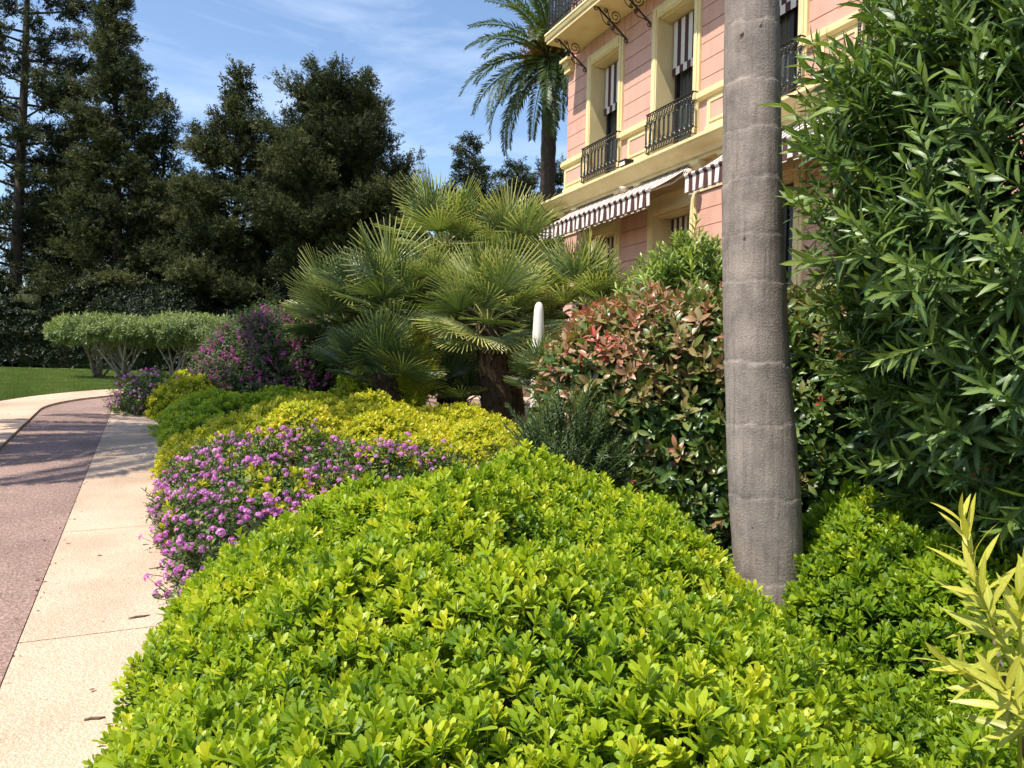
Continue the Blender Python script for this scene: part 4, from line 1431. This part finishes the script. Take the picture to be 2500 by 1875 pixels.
mushroom('umbrella-clipped oleander on bare stems, left of the pair on the lawn', [(sA[0], sA[1]), (sB[0], sB[1])], (cA[0], cA[1]), 1.28, 1.1, at(255, 842, YO)[2], at(255, 784, YO)[2], 61)
mushroom('umbrella-clipped oleander on bare stems, right of the pair beside the magenta bush', [(sC[0], sC[1]), (sC[0] + .45, sC[1] + .2)], (cB[0], cB[1]), 1.12, 1.0, at(462, 842, YO)[2], at(462, 784, YO)[2], 63)

# ---- fan palms -------------------------------------------------------
def fan_leaf(seed, R=.56, nseg=26, spread=3.7, pet=.45):
    r = np.random.default_rng(seed)
    ps = []
    a0 = -spread / 2
    for i in range(nseg):
        f = i / (nseg - 1)
        an = a0 + spread * f
        L = R * (.78 + .22 * math.sin(math.pi * f)) * r.uniform(.93, 1.05)
        wd = .021
        w = [0.004, wd * .5, wd * .42, wd * .2]
        tq = [0.03, .45, .72, 1.]
        V, E = [], []
        dr = r.uniform(-.03, .10)
        for k, (tt_, ww) in enumerate(zip(tq, w)):
            yy = L * tt_
            z = .05 * math.sin(math.pi * min(1, tt_ * 1.2)) * R - dr * L * max(0, tt_ - .55) ** 1.3
            V += [(-ww, yy, z + ww * .9), (0, yy, z), (ww, yy, z + ww * .9)]
            E += [1, .3, 1]
        Fc = []
        for k in range(3):
            for j in (0, 1):
                a = k * 3 + j
                Fc += [(a, a + 1, a + 4), (a, a + 4, a + 3)]
        cup = rot('X', .25 * (1 - abs(an) / spread * 1.2))
        ps.append((Tpl(V, Fc, [-.14] * 3 + [-.08] * 3 + [.05] * 3 + [.38] * 3, E), rot('Z', -an) @ cup, (0, 0, 0), r.uniform(-.2, .2)))  # sunlit tips and darker blade bases put into the tint
    blade = join(ps)
    blade.V[:, 1] += pet
    tv, tf = tube([(0, 0, -.0), (0, pet * .5, .02), (0, pet + .03, 0)], [.012, .008, .006], 4, False)
    return join([(blade, np.eye(3), (0, 0, 0), 0), (Tpl(tv, tf), np.eye(3), (0, 0, 0), .2)])
FAN = [fan_leaf(s, .52 + .05 * (s % 3), 28 + 2 * (s % 3), 3.2 + .4 * (s % 3), .34 + .12 * (s % 2)) for s in range(6)]
FANM = {}
def crown_of_fans(t, c, nl, sc, tint, seed, lowest=-40, lean=(0, 0, 0)):
    """fan leaves radiating from a growing point; each is a part"""
    r = np.random.default_rng(seed)
    inv = np.array(t.location)
    for i in range(nl):
        f = (i + .5) / nl
        el = math.radians(82 - (82 - lowest) * f ** .9 + r.uniform(-8, 8))
        az = i * 2.39996 + r.uniform(-.25, .25)
        d = np.array([math.cos(el) * math.cos(az), math.cos(el) * math.sin(az), math.sin(el)]) + np.array(lean)
        d /= np.linalg.norm(d)
        # leaf plane: its upper face looks up and outward
        side = np.cross(d, [0, 0, 1.])
        side /= np.linalg.norm(side) + 1e-6
        nrm = np.cross(side, d)
        tilt = r.uniform(-.5, .5)
        x = side * math.cos(tilt) + nrm * math.sin(tilt)
        z = np.cross(x, d)
        m = np.eye(4)
        s = sc * r.uniform(.82, 1.12)
        m[:3, 0], m[:3, 1], m[:3, 2] = x * s, d * s, z * s
        m[:3, 3] = np.array(c) - inv + d * .03
        b = int(np.clip((tint + .12 * (1 - f) + r.normal(0, .10) + (.22 if f > .82 and r.random() < .5 else 0)) * 8, 0, 7))
        k = int(r.integers(0, len(FAN)))
        if (k, b) not in FANM:
            tp = FAN[k]
            FANM[k, b] = Acc().add(tp.V, tp.F, np.clip(tp.T + b / 7, 0, 1), tp.E).mesh('fan_frond', M['fan'], False)
        o = link('fan_frond', FANM[k, b], t)
        o.matrix_basis = Matrix(m.tolist())
def shaggy_trunk(t, pts, r0, r1, seed, nst=150):
    r = np.random.default_rng(seed)
    P = np.array(pts, float) - np.array(t.location)
    k = 14
    u = np.linspace(0, 1, k)
    seg = np.linspace(0, 1, len(P))
    C = np.stack([np.interp(u, seg, P[:, i]) for i in range(3)], 1)
    rad = np.interp(u, [0, .15, 1], [r0 * 1.15, r0, r1]) * (1 + .06 * r.normal(0, 1, k))
    Acc().tube(C, rad, 12).build('trunk', M['fibre'], t, True)
    a_ = Acc()
    for i in range(nst):
        f = r.uniform(.03, .99)
        p = np.array([np.interp(f, u, C[:, j]) for j in range(3)])
        rr_ = np.interp(f, u, rad)
        an = r.uniform(0, 6.28)
        o = np.array([math.cos(an), math.sin(an), 0])
        q = p + o * rr_ * .9
        d = o * r.uniform(.35, .8) + np.array([0, 0, r.uniform(.5, 1.1)])
        d /= np.linalg.norm(d)
        L = r.uniform(.05, .13)
        sd = np.array([-o[1], o[0], 0]) * r.uniform(.012, .022)
        a_.add([q - sd, q + sd, q + d * L + sd * .5, q + d * L - sd * .5, q - sd + o * .01, q + d * L * .9 + o * .012], [(0, 1, 2), (0, 2, 3), (4, 1, 2), (4, 2, 5), (0, 4, 5), (0, 5, 3)], r.uniform(0, 1))
    a_.build('leaf_base_stubs', M['fibre'], t, False, 'stuff')
def fan_palm(label, base, top, nl, sc, tint, seed, lowest=-40, r0=.13, extra=(), stubs=130, lean=(0, 0, 0)):
    b = np.array(base, float)
    t = thing('fan_palm', label, 'palm', b, 0, 'clump of fan palms in the bed')
    mid = (b + top) / 2 + np.array([.05 * math.sin(seed), .05, .05])
    shaggy_trunk(t, [b - [0, 0, .1], mid, top], r0, r0 * .8, seed, stubs)
    crown_of_fans(t, top, nl, sc, tint, seed + 1, lowest, lean)
    return t
def gp(px, Y):
    x = at(px, 900, Y)[0]
    return np.array([x, Y, float(g(Y))])
fan_palm('central fan palm on a thick shaggy trunk, tallest of the front ones', gp(1225, 10.3), at(1190, 790, 10.2), 34, 1.06, .44, 201, -42, .19, stubs=260)
fan_palm('topmost fan palm rising behind the centre of the clump', gp(1110, 11.8), at(1085, 600, 11.8), 30, 1.06, .40, 203, -45)
fan_palm('fan palm at the upper right of the clump, left of the villa corner', gp(1260, 11.7), at(1245, 625, 11.5), 28, 1.04, .44, 205, -42)
fan_palm('fan palm on the left of the clump above the slim yellow-green shrub', gp(1010, 10.9), at(955, 760, 10.9), 28, 1.06, .40, 207, -38)
fan_palm('leftmost fan palm leaning out over the magenta bush', gp(935, 11.6), at(845, 800, 11.3), 28, 1.06, .34, 209, -25, lean=(-.15, 0, .1))
fan_palm('rightmost fan palm standing in front of the villa door curtain', gp(1435, 10.6), at(1430, 745, 10.6), 30, 1.04, .42, 211, -40)
fan_palm('short leaning fan palm low on the left of the clump', gp(1000, 9.9), at(920, 915, 9.9), 22, .84, .18, 213, -15, .13, stubs=150, lean=(-.1, 0, .1))  # shade on the low crowns put into their darker tints
fan_palm('stemless young fan palm at the dark foot of the clump', gp(1140, 10.7), at(1130, 985, 10.7), 18, .85, .20, 215, -5, .08, stubs=40, lean=(0, 0, .2))
fan_palm('dark young fan palm between the central trunk and the white post', gp(1335, 9.1), at(1335, 950, 9.1), 18, .62, .16, 217, 0, .08, stubs=40, lean=(0, 0, .2))
fan_palm('fan palm hidden in the middle of the clump behind the central one', gp(1100, 11.2), at(1095, 745, 11.2), 30, .95, .42, 219, -35)
# white post
pb = gp(1312, 9.5)
t = thing('white_post', 'white round-topped post glimpsed between the fan palms and the photinia', 'post', pb)
hz = at(1312, 737, 9.5)[2] - pb[2]
zz_ = np.array([-.05, .3, hz - .35, hz - .10, hz - .04, hz - .012, hz])
Acc().tube([(0, 0, z) for z in zz_], [.078, .075, .066, .055, .045, .028, .004], 16).build('shaft', M['postwhite'], t, True)
Acc().tube([(0, 0, -.02), (0, 0, .06)], .11, 16).build('foot', M['kerb'], t, True)

# ---- royal palm in the foreground -------------------------------------
def royal_palm():
    Yb = 3.95
    keys = [(0, 1834, 130), (300, 1836, 136), (565, 1839, 143), (760, 1843, 148), (904, 1848, 151), (1060, 1856, 160), (1187, 1864, 166), (1350, 1874, 164), (1500, 1886, 168), (1750, 1900, 180)]
    zs, xs, ws = [], [], []
    for py, px, w in keys:
        p = at(px, py, Yb)
        zs.append(p[2]); xs.append(p[0]); ws.append(w * Yb / F_PX / 2)
    zs, xs, ws = map(lambda q: np.array(q)[::-1], (zs, xs, ws))
    base = np.array([np.interp(.3, zs, xs), Yb, float(g(Yb))])
    t = thing('palm_tree', 'grey ringed palm trunk standing in the foreground mound', 'palm', base)
    rings = [-250, -120, -30, 76, 217, 329, 452, 582, 695, 884, 1034, 1209, 1407, 1560]
    rz = np.array([at(1850, y, Yb)[2] for y in rings])
    ztop = 8.2
    rz = np.concatenate([rz, np.arange(rz.max() + .24, ztop, .23)])
    rz.sort()
    Zs = np.unique(np.concatenate([np.arange(base[2] - .1, ztop, .022)] + [[q - .03, q - .012, q, q + .008, q + .03] for q in rz]))
    r = np.random.default_rng(5)
    n = 56
    an = np.arange(n) / n * 2 * np.pi
    V, T = [], []
    tl = r.uniform(-.022, .022, len(rz))
    stg = r.uniform(.25, 1.15, len(rz))
    for z in Zs:
        cx = np.interp(z, zs, xs) if z < zs.max() else xs[-1] - .028 * (z - zs.max())
        w = np.interp(z, zs, ws) if z < zs.max() else max(.105, ws[-1] - .006 * (z - zs.max()))
        ze = z + .0 * an
        prof = np.zeros(n)
        tint = np.full(n, .42)
        for q, (zr, tq) in enumerate(zip(rz, tl)):
            if abs(z - zr) < .3:
                zz = z - (zr + tq * .45 * np.cos(an - 1.2 - q) + .006 * np.sin(an * 5 + q * 2))
                prof += stg[q] * np.where(zz < 0, .0048 * np.exp(zz / .06), -.0012 * np.exp(-zz / .03))
                tint += stg[q] * np.where(zz < 0, .22 * np.exp(zz / .045) * (.6 + .4 * np.sin(an * 3 + q)), -.10 * np.exp(-zz / .03))
                prof -= .0012 * np.exp(-(zz / .006) ** 2)
                tint -= stg[q] * .34 * np.exp(-(zz / .004) ** 2) * (.5 + .5 * np.sin(an * 4 + q * 3))
        wob = .004 * np.sin(an * 2 + z * 1.3) + .003 * np.sin(an * 3 - z * 2.7)
        R = w + prof + wob
        V.append(np.stack([cx + R * np.cos(an), Yb + R * np.sin(an), ze], 1) - base)
        T.append(tint)
    V = np.concatenate(V)
    Fc = []
    for i in range(len(Zs) - 1):
        for j in range(n):
            a, b_, c_, d_ = i * n + j, i * n + (j + 1) % n, (i + 1) * n + (j + 1) % n, (i + 1) * n + j
            Fc += [(a, b_, c_), (a, c_, d_)]
    Acc().add(V, Fc, np.clip(np.concatenate(T), 0, 1)).build('trunk', M['trunk'], t, True)
    # dry stub of a leaf base on the right side
    p = at(1897, 200, Yb - .02) - base
    st = Acc()
    st.tube([p + [-.02, 0, -.035], p + [.0, -.01, 0], p + [.016, -.01, .022], p + [.012, -.01, .03]], [.012, .016, .012, .004], 7, 0, .75)
    st.tube([p + [-.075, -.05, -.012], p + [-.03, -.03, .0], p + [.0, -.01, .0]], [.003, .006, .008], 5, 0, .3)
    st.build('leaf_base_stub', M['trunk'], t, True)
    # knots and scratched marks
    kn = Acc()
    for (px, py, s_) in ((1797, 105, .02), (1836, 90, .02), (1800, 590, .01), (1845, 620, .012), (1880, 600, .012), (1870, 668, .007), (1818, 1275, .008)):
        q = at(px, py, Yb)
        cxz, wz = np.interp(q[2], zs, xs), np.interp(q[2], zs, ws)
        dx = np.clip((q[0] - cxz) / wz, -.9, .9)
        q = np.array([cxz + dx * wz, Yb - wz * math.sqrt(1 - dx * dx), q[2]]) - base
        kn.tube([q + [-s_ * .6, .004, -s_ * .5], q + [0, -.002, 0], q + [s_ * .5, .003, s_ * .7]], [s_ * .1, s_ * .32, s_ * .1], 5, 0, .0)
    kn.build('bark_scars', M['trunk'], t, True)
    # crown, above the picture
    top = np.array([xs[-1] - .028 * (ztop - zs.max()), Yb, ztop]) - base
    Acc().tube([top - [0, 0, .05], top + [0, 0, .3], top + [0, 0, .95]], [.125, .15, .07], 14).build('crownshaft', M['ole'], t, True)
    for i in range(12):
        pinnate(t, top + np.array([0, 0, .9]), i * 2.4, math.radians(70 - 6.5 * i), 1.9, 40, .30, M['date'], .5, 300 + i)
def pinnate(t, p, az, el, L, nl, ll, m, tint, seed, droop=1., mats_name='frond', rach=.018, wl_=.02):
    """one feather frond as a part: arching rachis with leaflets on both sides"""
    r = np.random.default_rng(seed)
    k = 14
    u = np.linspace(0, 1, k)
    h = np.array([math.cos(az), math.sin(az), 0])
    e = el - droop * (1.0 + .5 * math.cos(el)) * u ** 1.35
    st = np.stack([np.cos(e), np.sin(e)], 1) * L / (k - 1)
    c = np.concatenate([[[0, 0]], np.cumsum(st[:-1], 0)])
    C = np.array(p) + c[:, :1] * h + c[:, 1:] * np.array([0, 0, 1.])
    a_ = Acc()
    a_.tube(C, np.linspace(rach, rach * .25, k), 4, 0, .6, False)
    side = np.array([-h[1], h[0], 0])
    for i in range(nl):
        f = .10 + .90 * (i + .5) / nl
        q = np.array([np.interp(f, u, C[:, j]) for j in range(3)])
        ee = np.interp(f, u, e)
        d = h * math.cos(ee) + np.array([0, 0, math.sin(ee)])
        upv = -h * math.sin(ee) + np.array([0, 0, math.cos(ee)])
        lw = ll * (.35 + .65 * math.sin(math.pi * min(1, .12 + f * .86))) * r.uniform(.85, 1.1)
        for sg in (-1, 1):
            dd = side * sg * .80 + d * r.uniform(.5, .8) + upv * r.uniform(.1, .5)
            dd /= np.linalg.norm(dd)
            wv = np.cross(dd, upv)
            wv /= np.linalg.norm(wv) + 1e-6
            wv = wv * wl_
            tip = q + dd * lw - np.array([0, 0, .22 * lw * r.uniform(.3, 1.3)])
            md = q + dd * lw * .5 + np.array([0, 0, .01])
            a_.add([q, md - wv, md + wv, tip], [(0, 2, 1), (1, 2, 3)], np.clip(tint + r.normal(0, .13), 0, 1))
    return a_.build(mats_name, m, t, False)
royal_palm()

def date_palm(label, base, ztop, nfr, L, seed, rtr=.24, fruits=True, tint=.42):
    b = np.array(base, float)
    t = thing('date_palm', label, 'palm', b)
    h = ztop - b[2]
    r = np.random.default_rng(seed)
    zz = np.linspace(-.1, h, 60)
    Acc().tube([(0, 0, z) for z in zz], [rtr * (1.1 - .15 * z / h) * (1 + .045 * math.sin(z * 24)) * (1 + .03 * r.normal()) for z in zz], 16).build('trunk', M['datebark'], t, True)
    a_ = Acc()                            # boot of cut leaf bases under the crown
    for i in range(110):
        f = i / 110
        z = h - .85 + f * 1.0
        an = i * 2.39996
        rad = rtr * (.95 + .75 * math.sin(math.pi * min(1, f * .75 + .1)))
        o_ = np.array([math.cos(an), math.sin(an), 0])
        sd = np.array([-o_[1], o_[0], 0]) * .055
        q = o_ * rad * .75 + [0, 0, z]
        a_.add([q - sd, q + sd, q + o_ * .13 + [0, 0, .10] + sd * .6, q + o_ * .13 + [0, 0, .10] - sd * .6, q + o_ * .07 - [0, 0, .05]], [(0, 1, 2), (0, 2, 3), (4, 3, 2), (4, 2, 1), (4, 0, 3)], r.uniform(.2, 1))
    a_.tube([(0, 0, h - .9), (0, 0, h - .3), (0, 0, h + .15)], [rtr * .9, rtr * 1.35, rtr * .9], 14)
    a_.build('leaf_base_boot', M['datebark'], t, True)
    for i in range(nfr):
        f = (i + .5) / nfr
        el = math.radians(80 - 112 * f + r.uniform(-7, 7))
        pinnate(t, (0, 0, h + .15 - .2 * f), i * 2.39996 + r.uniform(-.2, .2), el, L * r.uniform(.85, 1.08), 64, .46, M['date'], tint + .14 * (1 - f) + r.normal(0, .06), seed * 100 + i, .95, 'frond', .035, .026)
    if fruits:
        for i in range(7):
            an = i * .9 + .4
            f_ = Acc()
            for q in range(26):
                d = np.array([math.cos(an + r.normal(0, .2)), math.sin(an + r.normal(0, .2)), r.uniform(-.2, .7)])
                e = np.array([0, 0, h + .1]) + d * r.uniform(.7, 1.05)
                f_.tube([(0, 0, h + .1), np.array([0, 0, h + .2]) + d * .5, e], [.012, .010, .006], 3, 0, r.uniform(0, 1), False)
                for w_ in range(5):
                    p_ = np.array([0, 0, h + .15]) + d * r.uniform(.45, 1.05)
                    f_.box(p_[0] - .018, p_[0] + .018, p_[1] - .018, p_[1] + .018, p_[2] - .025, p_[2] + .02, 0, r.uniform(0, 1))
            f_.build('fruit_stalks', M['datefruit'], t)
    return t
pd = at(1335, 520, 27.)
date_palm('tall date palm with orange fruit stalks behind the villa corner', (pd[0], 27., float(g(27.))), at(1325, 150, 27.)[2], 58, 3.5, 401, .25)
date_palm('date palm left of the drive whose fronds shade the path', (-6.6, 7.2, float(g(7.2))), 7.7, 44, 3.3, 403, .26, False)

# ---- conifers beyond the lawn -----------------------------------------
def spray(seed, n=22, L=.42):
    """a feathery cypress spray"""
    r = np.random.default_rng(seed)
    V, Fc, T = [], [], []
    for i in range(n):
        f = r.uniform(0, 1)
        p = np.array([r.normal(0, .05), L * f, r.normal(0, .035)])
        an = r.uniform(-1.1, 1.1)
        d = np.array([math.sin(an), math.cos(an) * .9, r.normal(.1, .35)])
        d /= np.linalg.norm(d)
        l_ = r.uniform(.10, .17) * (1.1 - .4 * f)
        w = np.cross(d, r.normal(0, 1, 3))
        w = w / np.linalg.norm(w) * r.uniform(.018, .032)
        k = len(V)
        V += [p - w, p + w, p + d * l_]
        Fc.append((k, k + 1, k + 2))
        T += [r.uniform(-.15, .1)] * 2 + [r.uniform(.0, .25)]  # blade tips tinted lighter, as if sunlit
    return Tpl(V, Fc, T)
SPY = [spray(s) for s in range(6)]
def plume(seed, m_=9):
    """a clump of sprays reaching along +Z, about one metre across at scale 1"""
    r = np.random.default_rng(seed)
    ps = []
    for i in range(m_):
        off = r.normal(0, 1, 3) * np.array([.75, .75, .6])
        d = np.array([0, 0, .75]) + off * .30 + np.array([r.normal(0, .25), r.normal(0, .25), r.normal(0, .25)])
        d /= np.linalg.norm(d)
        f = frames(d[None], np.array([r.uniform(0, 6.28)]))[0]
        f = np.stack([f[:, 0], f[:, 2], -f[:, 1]], 1)
        ps.append((SPY[int(r.integers(0, 6))], f * r.uniform(.75, 1.3) / .34, off - d * .5, r.normal(0, .09) + .10 * off[2]))
    return join(ps)
PLM = [plume(s) for s in range(8)]
def conifer(label, px, Y, top_py, env, nb, seed, trunk_r=.2, up=.35, tint=.45, lean=0., dens=1., openness=0., name='cypress_tree', zlow=.3, clump=.235, mname='cyp'):
    """env: list of (height fraction, radius) of the crown"""
    b = np.array([at(px, 890, Y)[0], Y, float(g(Y))])
    t = thing(name, label, 'tree', b, 0, 'conifers beyond the lawn')
    H = at(px, top_py, Y)[2] - b[2]
    r = np.random.default_rng(seed)
    hs, rs = zip(*env)
    zt = np.linspace(0, 1, 16)
    ax = lambda f: np.array([lean * H * f + .12 * math.sin(f * 5 + seed), .10 * math.sin(f * 4 + seed * 2), H * f])
    Acc().tube([ax(f) for f in zt], [trunk_r * (1 - .93 * f) for f in zt], 9).build('trunk', M['bark'], t, True)
    Ps, Ds, Ts, Ss = [], [], [], []
    br = Acc()
    nb = int(nb * .62)
    for i in range(nb):
        f = zlow / H + (1 - zlow / H) * (i + r.random()) / nb
        f = min(.995, f)
        az = i * 2.39996 + r.uniform(-.5, .5)
        R = np.interp(f, hs, rs) * r.choice([.5, .75, .95, 1.15, 1.42], p=[.16, .24, .28, .2, .12])
        rise = up * r.uniform(.4, 1.5) + .6 * max(0, f - .8)
        d = np.array([math.cos(az), math.sin(az), rise])
        d /= np.linalg.norm(d)
        p0 = ax(f)
        Lb_ = max(.35, R)
        droop = r.uniform(.0, .30)
        end = p0 + d * Lb_ - np.array([0, 0, droop * Lb_ * .5])
        br.tube([p0, (p0 + end) / 2 + r.normal(0, .05, 3), end], [trunk_r * .22, trunk_r * .13, .008], 4, 0, .5, False)
        u0 = .32 + openness
        tb = r.normal(0, .10)
        axis = lambda u: p0 + d * Lb_ * u + np.array([0, 0, (-droop * .9 * u + droop * .8 * u ** 3) * Lb_])
        sd = np.cross(d, [0, 0, 1.])
        sd /= np.linalg.norm(sd) + 1e-6
        runs = [(axis(u0), axis(1.0), 1.)]
        nl_ = int(Lb_ / .40)
        for q in range(nl_):               # flat side branchlets
            u = u0 + (.95 - u0) * (q + r.random()) / max(1, nl_)
            ll_ = (.42 * (1.05 - u) + .16) * Lb_ * r.uniform(.7, 1.2)
            e_ = d * .62 + sd * (1 if q % 2 else -1) * r.uniform(.5, 1.) + np.array([0, 0, r.uniform(-.08, .22)])
            runs.append((axis(u), axis(u) + e_ / np.linalg.norm(e_) * ll_, .9))
        for (a0, a1, k_) in runs:
            ln = np.linalg.norm(a1 - a0)
            nk = max(2, int(ln / .17 * dens))
            dr = (a1 - a0) / (ln + 1e-6)
            for q in range(nk):
                f_ = (q + r.random()) / nk
                Ps.append(a0 + (a1 - a0) * f_ + r.normal(0, .04, 3))
                Ds.append(dr * .85 + np.array([0, 0, .22]) + r.normal(0, .16, 3))
                Ss.append(clump * k_ * (1.1 - .45 * f_))
                Ts.append(tint + tb + .22 * (f_ - .5) + r.normal(0, .09))  # lit branch ends put into the tint, darker towards the trunk
    P, D, T, Sc = np.array(Ps), np.array(Ds), np.array(Ts), np.array(Ss)
    kp = P[:, 2] > .05
    sprinkle('crown', PLM, frames(D[kp]), P[kp], Sc[kp] * r.uniform(.85, 1.2, kp.sum()), np.clip(T[kp], 0, 1), M[mname], t, False)
    br.build('branches', M['bark'], t, False, 'stuff')
    return t
conifer('tall open-branched conifer at the left edge with sky showing round its trunk', 42, 31, -420, [(0, 2.4), (.25, 2.6), (.5, 2.2), (.8, 1.7), (1, .2)], 170, 501, .26, .25, .42, 0., .8, .12)
conifer('tall dense cypress left of centre of the tree row, rising out of the picture', 268, 30, -70, [(0, 2.2), (.3, 2.2), (.55, 1.75), (.75, 1.25), (.9, .7), (1, .12)], 210, 503, .24, .3, .52, .008, 1.05)
conifer('narrow short cypress spire in the gap between the taller trees', 388, 30.5, 240, [(0, 1.7), (.5, 1.1), (.8, .55), (1, .1)], 95, 505, .15, .4, .52)
conifer('mid-height cypress with two thin leaning tips', 560, 29.5, 172, [(0, 2.3), (.45, 2.0), (.72, 1.4), (.86, .62), (1, .16)], 170, 507, .22, .35, .52, .012)
conifer('broad spreading cypress with ragged upswept branches, right of the row', 800, 29, 240, [(0, 2.6), (.4, 2.7), (.7, 2.5), (.88, 2.1), (1, 1.3)], 250, 509, .25, .75, .52, .010, 1.05)
conifer('dark cypress filling the row behind the clipped oleanders', 455, 32.5, 430, [(0, 2.4), (.5, 2.1), (.85, 1.2), (1, .3)], 120, 511, .2, .35, .40, 0., .75)
conifer('dark cypress behind the left clipped oleander', 160, 33, 300, [(0, 2.4), (.5, 2.2), (.85, 1.3), (1, .3)], 130, 513, .2, .3, .38, 0., .75)
conifer('bushy dark cypress behind the leftmost fan palm', 700, 32.5, 330, [(0, 2.5), (.5, 2.3), (.85, 1.4), (1, .3)], 130, 515, .2, .4, .40, 0., .75)
conifer('low dark evergreen tree behind the topmost fan palm', 960, 33, 425, [(0, 2.4), (.5, 2.3), (.85, 1.5), (1, .4)], 120, 517, .2, .35, .40, 0., .75)
conifer('small layered pine with tufted top, left of the date palm', 1128, 35, 340, [(0, 1.8), (.5, 1.9), (.75, 1.2), (.88, .9), (1, .25)], 110, 519, .2, .15, .42, 0, .9)
conifer('round evergreen tree crown just left of the date palm trunk', 1255, 36, 410, [(0, 2.2), (.5, 2.3), (.85, 1.7), (1, .5)], 110, 521, .2, .3, .42)
conifer('evergreen tree crown between the date palm trunk and the villa corner', 1385, 36, 400, [(0, 2.2), (.5, 2.3), (.85, 1.6), (1, .5)], 100, 523, .2, .3, .40)
# evergreen hedge at the foot of the trees
def hedge():
    cx, cy = -11.5, 30.0
    t = thing('evergreen_hedge', 'dark evergreen hedge at the foot of the trees behind the lawn', 'hedge', (cx, cy, float(g(cy))))
    inv = -np.array(t.location)
    bd = [(-28, 28.0), (-28, 30.4), (-20, 30.8), (-10, 30.8), (0, 30.6), (4.5, 30.0), (4.5, 28.4), (-3, 27.7), (-8, 27.5), (-14, 27.6), (-20, 27.8)]
    V, Fc = dome((cx, 29.2), bd, lambda X, Y: 2.7 + .5 * np.sin(X * .8) + .3 * np.sin(X * 2.1), 4, .12, 1.2, 71, nt=140)
    P, NN = scatter(V, Fc, 46)
    n = len(P)
    D = NN * .8 + UP * .6 + jit(n, .5)
    sprinkle('foliage', ROSF, frames(D), P - NN * rng.uniform(-.15, .25, n)[:, None] + inv, rng.uniform(1.6, 3., n), np.clip(.4 + rng.normal(0, .2, n), 0, 1), M['evg'], t)
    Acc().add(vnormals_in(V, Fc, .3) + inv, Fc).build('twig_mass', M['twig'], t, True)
hedge()

# small litter on the beige margin
def litter(px, py, an, s, label):
    p = gnd(px, py)
    a_ = Acc().tube([(-s, 0, .007), (-.3 * s, .006, .009), (.4 * s, .0, .009), (s, .008, .007)], [.003, .005, .005, .003], 6)
    o_ = a_.build('fallen_twig', M['stem'], None, True)
    o_.location = (p[0], p[1], p[2] + .031)
    o_.rotation_euler = (0, 0, an)
    tag(o_, label, 'twig')
litter(230, 1780, .3, .035, 'short brown fallen twig on the beige path near the bottom left')
litter(340, 1525, .6, .05, 'thin fallen twig beside the foreground mound at the path edge')

def leaf_litter():
    """dry leaves and soil crumbs swept against the bed edge and along the asphalt joint"""
    r = np.random.default_rng(91)
    n = 420
    t_ = r.uniform(-9.5, 1.5, n)
    rad = np.where(r.random(n) < .6, .05 + np.abs(r.normal(0, .22, n)), np.where(r.random(n) < .5, 1.07 + r.normal(0, .03, n), r.uniform(.1, 2.7, n)))
    P = np.stack([np.append(lane(a, np.array([b]))[0], 0) for a, b in zip(rad, t_)])
    P[:, 2] = g(P[:, 1]) + np.where(rad < 1.08, .038, np.where(rad < 1.96, .030, .059))
    LT = [leaf(.03, .012, 2, .3, .2), leaf(.02, .011, 1, .5, .3), join([(leaf(.014, .008, 1, .2, .1), rot('Z', q * 1.3), (0, 0, 0), 0) for q in range(4)]), Tpl(*tube([(-.012, 0, 0), (.012, .003, .003)], .0025, 4))]
    A = np.tile([[0, 0, 1.]], (n, 1)) + jit(n, .2)
    o = sprinkle('leaf_litter', LT, frames(A), P, r.uniform(.5, 1.2, n), r.uniform(0, 1, n), M['litter'], None)
    o['label'] = 'dry brown leaf litter strewn along the path edges'
    o['category'] = 'leaf litter'
leaf_litter()
